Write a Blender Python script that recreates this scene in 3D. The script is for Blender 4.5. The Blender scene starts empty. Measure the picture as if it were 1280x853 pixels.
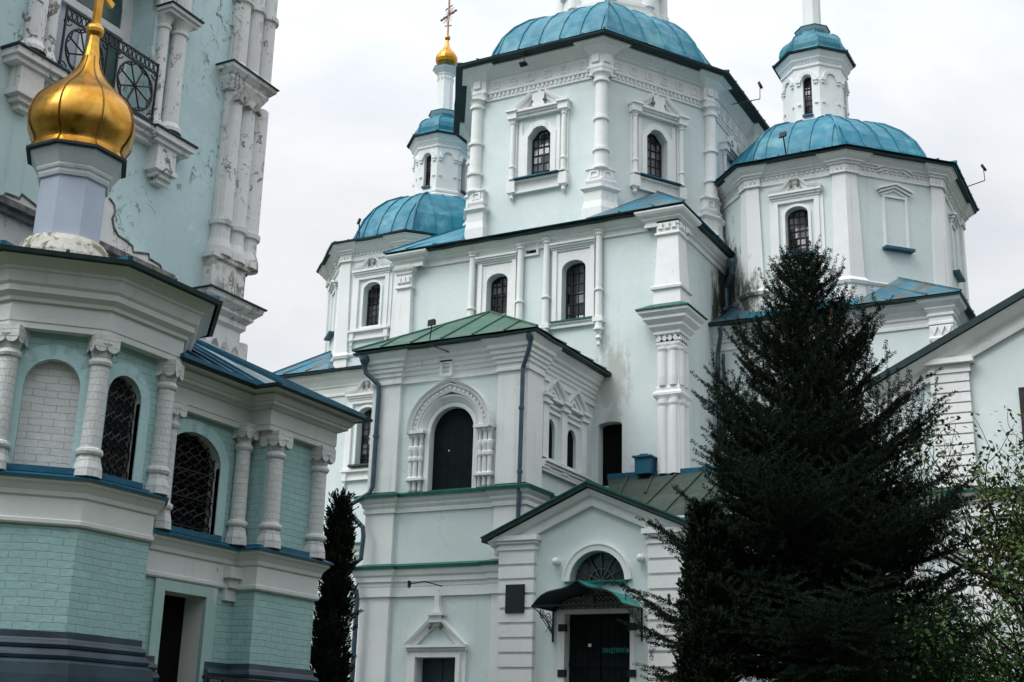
import bpy, bmesh, math, random
import numpy as np
from math import sin, cos, pi, sqrt, radians, atan2, hypot
from mathutils import Vector, Matrix
from mathutils.geometry import tessellate_polygon

random.seed(7)
rng = np.random.default_rng(7)
S = bpy.context.scene
COL = S.collection

# ------------------------------------------------------------------ camera
# world X runs along the church front, Y into the depth, Z up (metres)
def cam_axes(yaw, pitch, roll):
    cp, sp, cr, sr, c, s = cos(pitch), sin(pitch), cos(roll), sin(roll), cos(yaw), sin(yaw)
    r = Vector((1, 0, 0)); u = Vector((0, -sp, cp)); f = Vector((0, cp, sp))
    R = r*cr + u*sr; U = u*cr - r*sr
    B = Matrix(((c, -s, 0), (s, c, 0), (0, 0, 1)))
    return B @ R, B @ U, B @ f
cR, cU, cF = cam_axes(radians(28.38), radians(17.19), radians(1.65))
cam = bpy.data.objects.new('camera', bpy.data.cameras.new('camera'))
COL.objects.link(cam)
cam.data.sensor_width = 36; cam.data.lens = 1641.8/1280*36
cam.data.clip_start = .1; cam.data.clip_end = 3000
m = Matrix.Identity(4)
for i in range(3):
    m[i][0] = cR[i]; m[i][1] = cU[i]; m[i][2] = -cF[i]
m.translation = Vector((0, 0, 1.6))
cam.matrix_world = m
S.camera = cam

# ------------------------------------------------------------------ light
SUN_EL, SUN_AZ = radians(48), radians(-52)      # direction the light comes from: azimuth from +Y... see vector below
sun_from = Vector((-0.42, -0.70, 1.05)).normalized()
S.view_settings.view_transform = 'Standard'; S.view_settings.look = 'None'
S.view_settings.gamma = 1; S.view_settings.use_curve_mapping = False
S.view_settings.exposure = 0.37
sd = bpy.data.lights.new('sun', 'SUN'); sd.energy = 2.2; sd.angle = radians(40); sd.color = (1, .985, .96)
so = bpy.data.objects.new('sun', sd); COL.objects.link(so)
so.rotation_euler = sun_from.to_track_quat('Z', 'Y').to_euler()
so.location = (0, -10, 40)
W = bpy.data.worlds.new('World'); S.world = W; W.use_nodes = True
wt = W.node_tree; wt.nodes.clear()
def wn(t, **k):
    n = wt.nodes.new(t)
    for a, b in k.items(): setattr(n, a, b)
    return n
sky = wn('ShaderNodeTexSky', sky_type='NISHITA', sun_disc=False)
sky.sun_elevation = math.asin(sun_from.z); sky.sun_rotation = atan2(sun_from.x, sun_from.y)
bg1 = wn('ShaderNodeBackground'); bg1.inputs[1].default_value = .08
wt.links.new(sky.outputs[0], bg1.inputs[0])
tc = wn('ShaderNodeTexCoord')
sep = wn('ShaderNodeSeparateXYZ'); wt.links.new(tc.outputs['Generated'], sep.inputs[0])
mp = wn('ShaderNodeMapping'); mp.inputs['Scale'].default_value = (1, 1, 2.4)
wt.links.new(tc.outputs['Generated'], mp.inputs[0])
nz = wn('ShaderNodeTexNoise'); nz.inputs['Scale'].default_value = 2.6; nz.inputs['Detail'].default_value = 7; nz.inputs['Roughness'].default_value = .55
nz.inputs['Distortion'].default_value = .5
wt.links.new(mp.outputs[0], nz.inputs[0])
cr_ = wn('ShaderNodeValToRGB')
cr_.color_ramp.elements[0].position = .36; cr_.color_ramp.elements[0].color = (.74, .785, .85, 1)
cr_.color_ramp.elements[1].position = .60; cr_.color_ramp.elements[1].color = (.96, .965, .97, 1)
wt.links.new(nz.outputs[0], cr_.inputs[0])
# overcast luminance: the zenith is brighter than the horizon
ma = wn('ShaderNodeMapRange'); ma.inputs[1].default_value = .38; ma.inputs[2].default_value = 1.0
ma.inputs[3].default_value = .755; ma.inputs[4].default_value = 1.85
wt.links.new(sep.outputs[2], ma.inputs[0])
bg2 = wn('ShaderNodeBackground')
wt.links.new(cr_.outputs[0], bg2.inputs[0]); wt.links.new(ma.outputs[0], bg2.inputs[1])
mx = wn('ShaderNodeMixShader'); mx.inputs[0].default_value = .93
wt.links.new(bg1.outputs[0], mx.inputs[1]); wt.links.new(bg2.outputs[0], mx.inputs[2])
wo = wn('ShaderNodeOutputWorld'); wt.links.new(mx.outputs[0], wo.inputs[0])

# ------------------------------------------------------------------ materials
class NT:
    def __init__(s, name):
        s.m = bpy.data.materials.new(name); s.m.use_nodes = True
        s.t = s.m.node_tree; s.p = s.t.nodes['Principled BSDF']
        s.geo = s.n('ShaderNodeNewGeometry'); s.pos = s.geo.outputs['Position']
    def n(s, t, **k):
        x = s.t.nodes.new(t)
        for a, b in k.items(): setattr(x, a, b)
        return x
    def l(s, a, b): s.t.links.new(a, b)
    def setin(s, sock, v):
        if hasattr(v, 'is_output'): s.l(v, sock)
        else:
            if isinstance(v, (tuple, list)) and len(v) == 3 and len(sock.default_value) == 4: v = (*v, 1)
            sock.default_value = v
    def scale(s, vec, sc):
        x = s.n('ShaderNodeMapping'); x.inputs['Scale'].default_value = sc; s.l(vec, x.inputs[0]); return x.outputs[0]
    def noise(s, scale, detail=4, vec=None, rough=.55, dist=0):
        x = s.n('ShaderNodeTexNoise'); x.inputs['Scale'].default_value = scale; x.inputs['Detail'].default_value = detail
        x.inputs['Roughness'].default_value = rough; x.inputs['Distortion'].default_value = dist
        s.l(vec or s.pos, x.inputs[0]); return x.outputs[0]
    def ramp(s, v, a, b, lo=0., hi=1.):
        x = s.n('ShaderNodeMapRange'); x.interpolation_type = 'SMOOTHSTEP'
        for i, k in enumerate((a, b, lo, hi)): x.inputs[i+1].default_value = k
        s.l(v, x.inputs[0]); return x.outputs[0]
    def mix(s, f, a, b, mode='MIX'):
        x = s.n('ShaderNodeMixRGB', blend_type=mode)
        s.setin(x.inputs[0], f); s.setin(x.inputs[1], a); s.setin(x.inputs[2], b); return x.outputs[0]
    def math(s, op, a, b=0.):
        x = s.n('ShaderNodeMath', operation=op); s.setin(x.inputs[0], a); s.setin(x.inputs[1], b); return x.outputs[0]
    def bump(s, h, st, d=.02):
        x = s.n('ShaderNodeBump'); x.inputs['Strength'].default_value = st; x.inputs['Distance'].default_value = d
        s.l(h, x.inputs['Height']); s.l(x.outputs[0], s.p.inputs['Normal'])
    def fin(s, col, rough=.8, metal=0., spec=.3):
        s.setin(s.p.inputs['Base Color'], col); s.setin(s.p.inputs['Roughness'], rough)
        s.setin(s.p.inputs['Metallic'], metal); s.p.inputs['Specular IOR Level'].default_value = spec
        return s.m

def plaster(name, col, streak=.25, patch=None, patch_amt=.0, spots=0., stains=(), var=.07, bump=.25):
    t = NT(name)
    a = t.noise(.55, 5); b = t.noise(6, 5)
    c = t.mix(t.ramp(a, .3, .7), tuple(k*(1-var) for k in col), tuple(min(1, k*(1+var*.7)) for k in col))
    c = t.mix(t.ramp(b, .35, .75, 0, .35), c, tuple(k*.9 for k in col))
    # rain streaks
    rp = t.ramp(t.noise(.9, 6, None, .6, .8), .62, .64, 0, .30)
    c = t.mix(rp, c, tuple(min(1, k*1.06+q) for k, q in zip(col, (.03, .015, .0))))
    sv = t.scale(t.pos, (7, 7, .20))
    st = t.ramp(t.noise(1.0, 6, sv, .65), .54, .80, 0, streak*1.35)
    c = t.mix(t.math('MULTIPLY', st, t.ramp(t.noise(.45, 3), .38, .62)), c, (.20, .215, .185))
    vo = t.n('ShaderNodeTexVoronoi', feature='DISTANCE_TO_EDGE'); vo.inputs['Scale'].default_value = .8
    wv = t.n('ShaderNodeVectorMath', operation='ADD'); t.l(t.pos, wv.inputs[0])
    nn = t.n('ShaderNodeTexNoise'); nn.inputs['Scale'].default_value = 2.2; nn.inputs['Detail'].default_value = 6; t.l(t.pos, nn.inputs[0]); t.l(nn.outputs['Color'], wv.inputs[1]); t.l(wv.outputs[0], vo.inputs[0])
    ck = t.math('MULTIPLY', t.ramp(vo.outputs[0], .002, .007, 1, 0), t.ramp(t.noise(.7, 2),   .54, .62, 0, .28))
    c = t.mix(ck, c, (.22, .23, .22))
    # speckled grime
    g = t.ramp(t.noise(14, 6, None, .7), .62, .74, 0, .35*min(1, streak*2.2))
    c = t.mix(g, c, (.16, .165, .14))
    if patch:
        p = t.ramp(t.noise(1.7, 8, None, .68, .6), .60-patch_amt, .635-patch_amt)
        c = t.mix(p, c, patch)
    if spots:
        q = t.ramp(t.noise(5.5, 8, t.scale(t.pos, (1, 1, .8)), .7, 1.0), .66-spots, .675-spots, 0, .85)
        q = t.math('MULTIPLY', q, t.ramp(t.noise(.55, 4, None, .6, .5), .42, .58))
        c = t.mix(q, c, (.12, .115, .10))
    for (x, y, z, r, colr) in stains:
        d = t.n('ShaderNodeVectorMath', operation='DISTANCE'); t.l(t.scale(t.pos, (1, 1, .45)), d.inputs[0]); d.inputs[1].default_value = (x, y, z*.45)
        k = t.math('SUBTRACT', 1., t.math('DIVIDE', d.outputs['Value'], r))
        k = t.math('ADD', k, t.math('MULTIPLY', t.math('SUBTRACT', t.noise(4.5, 8, t.scale(t.pos, (1, 1, .35)), .75), .52), 2.3))
        c = t.mix(t.ramp(k, .12, .62, 0, .93), c, colr)
    t.bump(t.math('ADD', t.noise(9, 6), t.math('MULTIPLY', t.noise(1.6, 3), 2.0)), bump, .012)
    return t.fin(c, .85, 0, .2)

def brick(name, col, mortar, dirt=.2, horiz_only=False):
    t = NT(name)
    uv = t.n('ShaderNodeUVMap').outputs[0]
    nq = t.n('ShaderNodeTexNoise'); nq.inputs['Scale'].default_value = 3.0; nq.inputs['Detail'].default_value = 5; t.l(t.pos, nq.inputs[0])
    sb_ = t.n('ShaderNodeVectorMath', operation='SUBTRACT'); t.l(nq.outputs['Color'], sb_.inputs[0]); sb_.inputs[1].default_value = (.5, .5, .5)
    sc_ = t.n('ShaderNodeVectorMath', operation='SCALE'); t.l(sb_.outputs[0], sc_.inputs[0]); sc_.inputs['Scale'].default_value = .045
    ad_ = t.n('ShaderNodeVectorMath', operation='ADD'); t.l(uv, ad_.inputs[0]); t.l(sc_.outputs[0], ad_.inputs[1]); w = ad_.outputs[0]
    bt = t.n('ShaderNodeTexBrick'); t.l(w, bt.inputs[0])
    bt.inputs['Scale'].default_value = 1; bt.inputs['Brick Width'].default_value = .27; bt.inputs['Row Height'].default_value = .083
    bt.inputs['Mortar Size'].default_value = .005; bt.inputs['Mortar Smooth'].default_value = .6
    bt.inputs['Color1'].default_value = (*col, 1); bt.inputs['Color2'].default_value = (*[k*.9 for k in col], 1)
    bt.inputs['Mortar'].default_value = (*mortar, 1)
    c = t.mix(t.ramp(t.noise(1.3, 5), .3, .75, 0, .4), bt.outputs[0], tuple(k*.80 for k in col))
    c = t.mix(t.ramp(t.noise(3.3, 7, None, .7, .6), .55, .62, 0, .35), c, tuple(min(1, k*1.12+.02) for k in col))
    st = t.ramp(t.noise(1, 5, t.scale(t.pos, (6, 6, .4)), .6), .55, .8, 0, dirt)
    c = t.mix(st, c, (.13, .15, .13))
    ch = t.ramp(t.noise(7, 8, None, .72, .8), .69, .71, 0, .8)
    c = t.mix(ch, c, (.13, .12, .10))
    h = t.math('ADD', t.math('MULTIPLY', bt.outputs['Fac'], -1.0), t.math('MULTIPLY', t.noise(18, 5), .9))
    t.bump(h, .7, .014)
    return t.fin(c, .75, 0, .3)

def sheet(name, col, patina, amt=.5, rough=.45, metal=0.0, scale=1.2, rust=None, rust_amt=0.):
    t = NT(name)
    a = t.ramp(t.noise(scale, 7, None, .62, .4), .62-amt*.25, .80-amt*.25, 0, .85)
    c = t.mix(a, col, patina)
    vv = t.n('ShaderNodeTexVoronoi'); vv.inputs['Scale'].default_value = 1.15; t.l(t.pos, vv.inputs[0]); sx = t.n('ShaderNodeSeparateXYZ'); t.l(vv.outputs['Color'], sx.inputs[0])
    c = t.mix(t.math('MULTIPLY', sx.outputs[0], .38), c, tuple(k*.55 for k in col))
    s2 = t.ramp(t.noise(1, 4, t.scale(t.pos, (3, 3, .5))), .4, .75, 0, .35)
    c = t.mix(s2, c, tuple(k*.6 for k in col))
    if rust: c = t.mix(t.ramp(t.noise(2.6, 8, None, .7, .5), .62-rust_amt, .70-rust_amt, 0, .8), c, rust)
    t.bump(t.noise(2.6, 4), .5, .05)
    return t.fin(c, t.ramp(t.noise(3, 4), .3, .7, rough, rough+.25), metal, .4)

def plain(name, col, rough=.6, metal=0., spec=.4, var=.15, sc=5):
    t = NT(name)
    c = t.mix(t.ramp(t.noise(sc, 6), .3, .7), tuple(k*(1-var) for k in col), tuple(min(1, k*(1+var)) for k in col))
    t.bump(t.noise(sc*3, 4), .15, .01)
    return t.fin(c, rough, metal, spec)

MOSS = (.035, .045, .025); SOOT = (.10, .105, .085); SOOT2 = (.44, .46, .43)
M = {}
M['pale'] = plaster('pale blue plaster', (.625, .705, .705), .36, None, 0, 0, [(-10.6, 31.8, 13.1, 1.15, MOSS), (-10.9, 31.0, 12.6, .6, MOSS), (-12.35, 28, 10.2, .62, SOOT2), (-12.3, 28, 9.2, .3, SOOT2)])
M['white'] = plaster('white lime trim', (.765, .785, .78), .40, None, 0, 0, [(-10.3, 31.9, 13.0, .9, MOSS), (-9.9, 30.8, 12.7, .6, MOSS)])
M['aqua'] = plaster('aqua tower plaster', (.52, .69, .71), .3, (.64, .71, .715), .0, .085, (), .12, .5)
M['peel'] = plaster('peeling tower lime', (.70, .71, .71), .4, (.48, .48, .46), -.03, .095, (), .1, .5)
M['peelbad'] = plaster('flaked tower lime', (.70, .71, .70), .45, (.42, .40, .36), .03, .13, (), .1, .6)
M['post'] = plain('lavender grey painted sheet', (.44, .50, .60), .5, 0, .4, .05, 2)
M['stone'] = plaster('flaking stone ring', (.58, .57, .50), .4, (.22, .20, .14), .08, .12, (), .1, .8)
M['mint'] = brick('mint painted brick', (.31, .50, .50), (.23, .385, .38))
M['wbrick'] = brick('white painted brick', (.63, .66, .66), (.48, .50, .49))
M['cream'] = plaster('chapel white trim', (.60, .635, .625), .35, None, 0, -.02)
M['band'] = brick('pale aqua arch bricks', (.40, .60, .62), (.30, .46, .47))
M['plinth'] = plain('blue grey plinth paint', (.026, .048, .068), .45, 0, .5, .35, 2.2)
M['blue'] = sheet('blue sheet roof', (.006, .165, .25), (.10, .30, .35), .55, .45, 0, 1.2, (.10, .12, .10), -.03)
M['bluew'] = sheet('weathered blue sheet roof', (.010, .14, .23), (.15, .22, .21), .62, .5, 0, 1.0, (.10, .085, .055), .13)
M['bluep'] = sheet('faded chapel roof sheet', (.26, .33, .37), (.42, .43, .42), .6, .5, 0, 2.0, (.04, .07, .12), .03)
M['bluef'] = sheet('blue painted flashing', (.004, .095, .165), (.012, .15, .22), .3, .4)
M['green'] = sheet('green sheet roof', (.035, .125, .085), (.12, .19, .145), .55, .45, 0, 1.1, (.11, .11, .06), .03)
M['greenf'] = sheet('green painted flashing', (.004, .10, .070), (.015, .14, .10), .3, .4)
M['greym'] = sheet('mossy grey sheet roof', (.030, .050, .038), (.065, .085, .065), .5, .55)
M['eave'] = plain('dark eave boards', (.010, .030, .034), .6, 0, .3, .3)
M['iron'] = plain('black wrought iron', (.012, .013, .016), .45, .3, .4, .2)
M['dark'] = plain('dark door wood', (.005, .009, .010), .75, 0, .12, .3, 3)
M['void'] = plain('unlit interior', (.004, .004, .004), .9, 0, .1, .2)
M['pipe'] = plain('blue grey zinc pipe', (.045, .085, .115), .45, .3, .5, .25, 4)
M['frame'] = plain('brown window bars', (.024, .020, .019), .6, 0, .3, .3)
M['lamp'] = plain('white glass lamp', (.70, .70, .68), .3, 0, .5, .05)
M['sign'] = plain('green sign paint', (.02, .24, .19), .5, 0, .4, .1)
M['teal'] = sheet('teal canopy sheet', (.006, .19, .17), (.02, .22, .20), .3, .35)
M['wframe'] = plain('white window paint', (.62, .65, .66), .4, 0, .4, .1)
M['redbrick'] = plain('bare broken brick', (.12, .06, .04), .9, 0, .2, .5, 12)
# gold
t = NT('gilded sheet')
c = t.mix(t.ramp(t.noise(2.2, 6, None, .6, .6), .35, .72), (.40, .19, .022), (.66, .38, .085))
c = t.mix(t.ramp(t.noise(9, 8, None, .75), .64, .70, 0, .8), c, (.10, .055, .02))
t.bump(t.noise(5, 4), .12, .02)
M['gold'] = t.fin(c, t.ramp(t.noise(4, 5), .3, .7, .26, .42), 1.0, .5)
# glass of small panes, some with a pale reflection mixed into their colour
def panes(name, cw, ch, dark, light, amount, rough=.12):
    t = NT(name)
    uv = t.n('ShaderNodeUVMap').outputs[0]
    sc = t.scale(uv, (1/cw, 1/ch, 1))
    fl = t.n('ShaderNodeVectorMath', operation='FLOOR'); t.l(sc, fl.inputs[0])
    wn_ = t.n('ShaderNodeTexWhiteNoise'); wn_.noise_dimensions = '3D'; t.l(fl.outputs[0], wn_.inputs[0])
    c = t.mix(t.ramp(wn_.outputs[0], 1-amount-.3, 1-amount+.3), dark, light)
    c = t.mix(t.ramp(t.noise(3, 4), .4, .7, 0, .5), c, dark)
    s1 = t.n('ShaderNodeVectorMath', operation='SUBTRACT'); t.l(wn_.outputs['Color'], s1.inputs[0]); s1.inputs[1].default_value = (.5, .5, .5)
    s2 = t.n('ShaderNodeVectorMath', operation='SCALE'); t.l(s1.outputs[0], s2.inputs[0]); s2.inputs['Scale'].default_value = .5
    s3 = t.n('ShaderNodeVectorMath', operation='ADD'); t.l(t.geo.outputs['Normal'], s3.inputs[0]); t.l(s2.outputs[0], s3.inputs[1])
    s4 = t.n('ShaderNodeVectorMath', operation='NORMALIZE'); t.l(s3.outputs[0], s4.inputs[0]); t.l(s4.outputs[0], t.p.inputs['Normal'])
    return t.fin(c, rough, 0, .7)
M['glass'] = panes('old leaded panes', .2, .28, (.018, .020, .024), (.15, .165, .20), .52, .22)
M['glassd'] = panes('dark panes', .3, .4, (.012, .018, .02), (.03, .04, .045), .4, .2)
M['glassl'] = panes('reflection-tinted glass', .6, 3, (.30, .33, .40), (.40, .43, .50), .5, .15)  # lavender sky reflection put into the glass colour
# foliage
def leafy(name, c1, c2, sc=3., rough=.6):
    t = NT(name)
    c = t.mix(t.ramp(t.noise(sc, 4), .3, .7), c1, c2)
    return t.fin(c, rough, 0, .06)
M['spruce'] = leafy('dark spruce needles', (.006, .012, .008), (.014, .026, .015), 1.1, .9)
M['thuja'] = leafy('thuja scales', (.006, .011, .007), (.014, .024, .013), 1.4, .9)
M['bark'] = plain('dark bark', (.022, .017, .013), .9, 0, .1, .4, 9)
M['cone'] = plain('brown cones', (.045, .022, .012), .8, 0, .2, .3)
M['leaf'] = leafy('fresh spring leaves', (.028, .055, .016), (.080, .115, .032), 2.5)
M['leafd'] = leafy('shrub leaves', (.030, .085, .022), (.075, .155, .045), 2.5)
t = NT('short grass'); M['ground'] = t.fin(t.mix(t.ramp(t.noise(1.2, 6), .35, .65), (.030, .045, .018), (.060, .060, .035)), .95)

# ------------------------------------------------------------------ builders
class MB:
    def __init__(s): s.v = []; s.f = []; s.u = []; s.m = []
    def face(s, pts, uv=None, m=0):
        b = len(s.v); s.v += [tuple(p) for p in pts]; s.f.append(tuple(range(b, b+len(pts)))); s.m.append(m)
        s.u += (uv if uv else [(p[0]+p[1], p[2]) for p in pts])
    def hexa(s, p, m=0):      # p: 8 points, 0-3 bottom ring, 4-7 top ring
        for q in ((0, 3, 2, 1), (4, 5, 6, 7), (0, 1, 5, 4), (1, 2, 6, 5), (2, 3, 7, 6), (3, 0, 4, 7)):
            s.face([p[i] for i in q], None, m)
    def box(s, x0, x1, y0, y1, z0, z1, m=0):
        s.hexa([(x0, y0, z0), (x1, y0, z0), (x1, y1, z0), (x0, y1, z0), (x0, y0, z1), (x1, y0, z1), (x1, y1, z1), (x0, y1, z1)], m)
    def bar(s, a, b, w, h=None, up=(0, 0, 1), m=0):   # square bar from a to b
        a = Vector(a); b = Vector(b); h = h or w; d = (b-a)
        if d.length < 1e-6: return
        d.normalize(); up = Vector(up)
        if abs(d.dot(up)) > .98: up = Vector((1, 0, 0))
        x = d.cross(up).normalized()*w/2; y = x.cross(d).normalized()*h/2
        s.hexa([a-x-y, a+x-y, a+x+y, a-x+y, b-x-y, b+x-y, b+x+y, b-x+y], m)
    def tube(s, pts, r, n=8, m=0, cap=True):
        pts = [Vector(p) for p in pts]; rs = r if isinstance(r, (list, tuple)) else [r]*len(pts)
        rings = []; prev = None
        for i, p in enumerate(pts):
            d = (pts[min(i+1, len(pts)-1)]-pts[max(i-1, 0)]).normalized()
            if prev is None: x = d.orthogonal().normalized()
            else: x = (prev - d*prev.dot(d)).normalized()
            prev = x; y = d.cross(x)
            rings.append([p+(x*cos(2*pi*k/n)+y*sin(2*pi*k/n))*rs[i] for k in range(n)])
        for a, b in zip(rings, rings[1:]):
            for k in range(n): s.face([a[k], a[(k+1) % n], b[(k+1) % n], b[k]], None, m)
        if cap: s.face(rings[0][::-1], None, m); s.face(rings[-1], None, m)
    def lathe(s, cx, cy, prof, n=16, rot=0., m=0, a0=0., a1=2*pi, cap=True):   # prof [(z, r)]
        full = abs(a1-a0-2*pi) < 1e-6; cnt = n if full else n+1
        ring = lambda r, z: [(cx+r*cos(rot+a0+(a1-a0)*k/n), cy+r*sin(rot+a0+(a1-a0)*k/n), z) for k in range(cnt)]
        rs = [ring(r, z) for z, r in prof]
        for (a, b, (za, ra), (zb, rb)) in zip(rs, rs[1:], prof, prof[1:]):
            for k in range(n):
                k2 = (k+1) % cnt
                uu = [(.16*k, za+ra), (.16*(k+1), za+ra), (.16*(k+1), zb+rb), (.16*k, zb+rb)]
                s.face([a[k], a[k2], b[k2], b[k]], uu, m)
        if cap and prof[0][1] > 1e-4: s.face(rs[0][::-1], None, m)
        if cap and prof[-1][1] > 1e-4: s.face(rs[-1], None, m)
    def sphere(s, c, r, n=12, m=0):
        s.lathe(c[0], c[1], [(c[2]-r*cos(pi*k/8), max(1e-5, r*sin(pi*k/8))) for k in range(9)], n, 0, m)
    def prism(s, poly, z0, z1, m=0, cap=True):
        n = len(poly)
        for i in range(n):
            a, b = poly[i], poly[(i+1) % n]; L = hypot(b[0]-a[0], b[1]-a[1])
            s.face([(*a, z0), (*b, z0), (*b, z1), (*a, z1)], [(0, z0), (L, z0), (L, z1), (0, z1)], m)
        if cap:
            for tr in tessellate_polygon([[Vector((x, y, 0)) for x, y in poly]]):
                s.face([(*poly[i], z1) for i in tr], None, m); s.face([(*poly[i], z0) for i in tr], None, m)
    def mold(s, path, prof, closed=False, m=0, ms=None):   # sweep profile [(out,z)] along plan path, outward = right side
        n = len(path); offs = []
        for i in range(n):
            p = Vector(path[i])
            d0 = (p-Vector(path[i-1])).normalized() if (closed or i > 0) else None
            d1 = (Vector(path[(i+1) % n])-p).normalized() if (closed or i < n-1) else None
            if d0 is None: d0 = d1
            if d1 is None: d1 = d0
            n0 = Vector((d0.y, -d0.x)); n1 = Vector((d1.y, -d1.x)); k = n0+n1
            offs.append(k/max(.15, 1+n0.dot(n1)))
        L = 0
        for i in range(n if closed else n-1):
            j = (i+1) % n; l = (Vector(path[j])-Vector(path[i])).length
            for q, ((o0, z0), (o1, z1)) in enumerate(zip(prof, prof[1:])):
                A = Vector(path[i]); B = Vector(path[j])
                pts = [A+offs[i]*o0, B+offs[j]*o0, B+offs[j]*o1, A+offs[i]*o1]
                s.face([(pts[0].x, pts[0].y, z0), (pts[1].x, pts[1].y, z0), (pts[2].x, pts[2].y, z1), (pts[3].x, pts[3].y, z1)],
                       [(L, z0+o0), (L+l, z0+o0), (L+l, z1+o1), (L, z1+o1)], ms[q] if ms else m)
            L += l
        if not closed:
            for i in (0, n-1):
                P = [Vector(path[i])+offs[i]*o for o, z in prof]
                mo = min(o for o, z in prof); q0 = Vector(path[i])+offs[i]*mo
                if len(prof) > 2: s.face([(q0.x, q0.y, prof[0][1])]*(prof[0][0] > mo+1e-4)+[(p.x, p.y, z) for p, (o, z) in zip(P, prof)]+[(q0.x, q0.y, prof[-1][1])]*(prof[-1][0] > mo+1e-4), None, m)
    def add(s, o, m=0):
        b = len(s.v); s.v += o.v; s.f += [tuple(i+b for i in f) for f in o.f]; s.u += o.u; s.m += [m]*len(o.f)
    def build(s, name, mats, parent=None, smooth=False, rec=True, merge=False):
        me = bpy.data.meshes.new(name); me.from_pydata(s.v, [], s.f)
        if not isinstance(mats, (list, tuple)): mats = [mats]
        for x in mats: me.materials.append(x if not isinstance(x, str) else M[x])
        ul = me.uv_layers.new(name='UVMap'); ul.data.foreach_set('uv', [c for u in s.u for c in u])
        me.polygons.foreach_set('material_index', s.m)
        if rec or merge:
            bm = bmesh.new(); bm.from_mesh(me)
            if merge: bmesh.ops.remove_doubles(bm, verts=bm.verts, dist=.0008)
            if rec: bmesh.ops.recalc_face_normals(bm, faces=bm.faces)
            bm.to_mesh(me); bm.free()
        if smooth: me.polygons.foreach_set('use_smooth', [True]*len(me.polygons))
        o = bpy.data.objects.new(name, me); COL.objects.link(o)
        if parent is not None:
            o.parent = parent
            if parent.type == 'EMPTY': o.matrix_parent_inverse = Matrix.Translation(-parent.location)
        return o

def thing(name, label, cat, loc=(0, 0, 0), group=None):
    o = bpy.data.objects.new(name, None); COL.objects.link(o); o.location = loc; o.empty_display_size = .3
    return tag(o, label, cat, group)
def tag(o, label=None, cat=None, group=None, kind=None):
    if label: o['label'] = label
    if cat: o['category'] = cat
    if group: o['group'] = group
    if kind: o['kind'] = kind
    return o

class Fr:      # a vertical wall plane seen from outside: s to the right, z up, d towards the viewer
    def __init__(s, p0, p1):
        s.o = Vector(p0); s.t = (Vector(p1)-s.o).normalized(); s.n = Vector((s.t.y, -s.t.x)); s.L = (Vector(p1)-s.o).length
    def P(s, a, z, d=0.): q = s.o+s.t*a+s.n*d; return (q.x, q.y, z)
    def xy(s, a, d=0.): q = s.o+s.t*a+s.n*d; return (q.x, q.y)
    def box(s, mb, s0, s1, z0, z1, d0, d1, m=0):
        mb.hexa([s.P(s0, z0, d1), s.P(s1, z0, d1), s.P(s1, z0, d0), s.P(s0, z0, d0), s.P(s0, z1, d1), s.P(s1, z1, d1), s.P(s1, z1, d0), s.P(s0, z1, d0)], m)
    def poly(s, mb, pts, d0, d1, holes=(), m=0, back=False):   # plate with holes, front at d1
        loops = [list(pts)]+[list(h) for h in holes]; flat = [p for l in loops for p in l]
        for tr in tessellate_polygon([[Vector((a, z, 0)) for a, z in l] for l in loops]):
            mb.face([s.P(*flat[i], d1) for i in tr], [flat[i] for i in tr], m)
            if back: mb.face([s.P(*flat[i], d0) for i in tr], [flat[i] for i in tr], m)
        if abs(d1-d0) > 1e-6:
            for l in loops:
                for i in range(len(l)):
                    a, b = l[i], l[(i+1) % len(l)]
                    mb.face([s.P(*a, d0), s.P(*b, d0), s.P(*b, d1), s.P(*a, d1)], [(a[0], a[1]), (b[0], b[1]), (b[0]+.1, b[1]), (a[0]+.1, a[1])], m)
    def wall(s, mb, pts, holes=(), reveal=.3, d=0., m=0, mr=None):
        s.poly(mb, pts, d, d, holes, m)
        for l in holes:
            for i in range(len(l)):
                a, b = l[i], l[(i+1) % len(l)]
                mb.face([s.P(*a, d), s.P(*b, d), s.P(*b, d-reveal), s.P(*a, d-reveal)], [(a[0], a[1]), (b[0], b[1]), (b[0]+reveal, b[1]), (a[0]+reveal, a[1])], m if mr is None else mr)
    def sweep(s, mb, path, prof, m=0, closed=False):  # profile [(in-plane outward offset, d)]; outward = left of path direction
        n = len(path); offs = []
        for i in range(n):
            p = Vector(path[i])
            d0 = (p-Vector(path[i-1])).normalized() if (closed or i > 0) else None
            d1 = (Vector(path[(i+1) % n])-p).normalized() if (closed or i < n-1) else None
            d0 = d0 or d1; d1 = d1 or d0
            n0 = Vector((-d0.y, d0.x)); n1 = Vector((-d1.y, d1.x)); offs.append((n0+n1)/max(.3, 1+n0.dot(n1)))
        for i in range(n if closed else n-1):
            j = (i+1) % n
            for (o0, e0), (o1, e1) in zip(prof, prof[1:]):
                A = Vector(path[i]); B = Vector(path[j])
                q = [A+offs[i]*o0, B+offs[j]*o0, B+offs[j]*o1, A+offs[i]*o1]
                mb.face([s.P(*q[0], e0), s.P(*q[1], e0), s.P(*q[2], e1), s.P(*q[3], e1)], [(q[0].x, q[0].y)]*4, m)
        if not closed:
            for i in (0, n-1): mb.face([s.P(*(Vector(path[i])+offs[i]*o), e) for o, e in prof], None, m)
    def lathe(s, mb, a, d, prof, n=14, m=0):
        x, y = s.xy(a, d); mb.lathe(x, y, prof, n, 0, m)
    def col(s, a0, a1, z0, z1, d0, d1): pass

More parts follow.
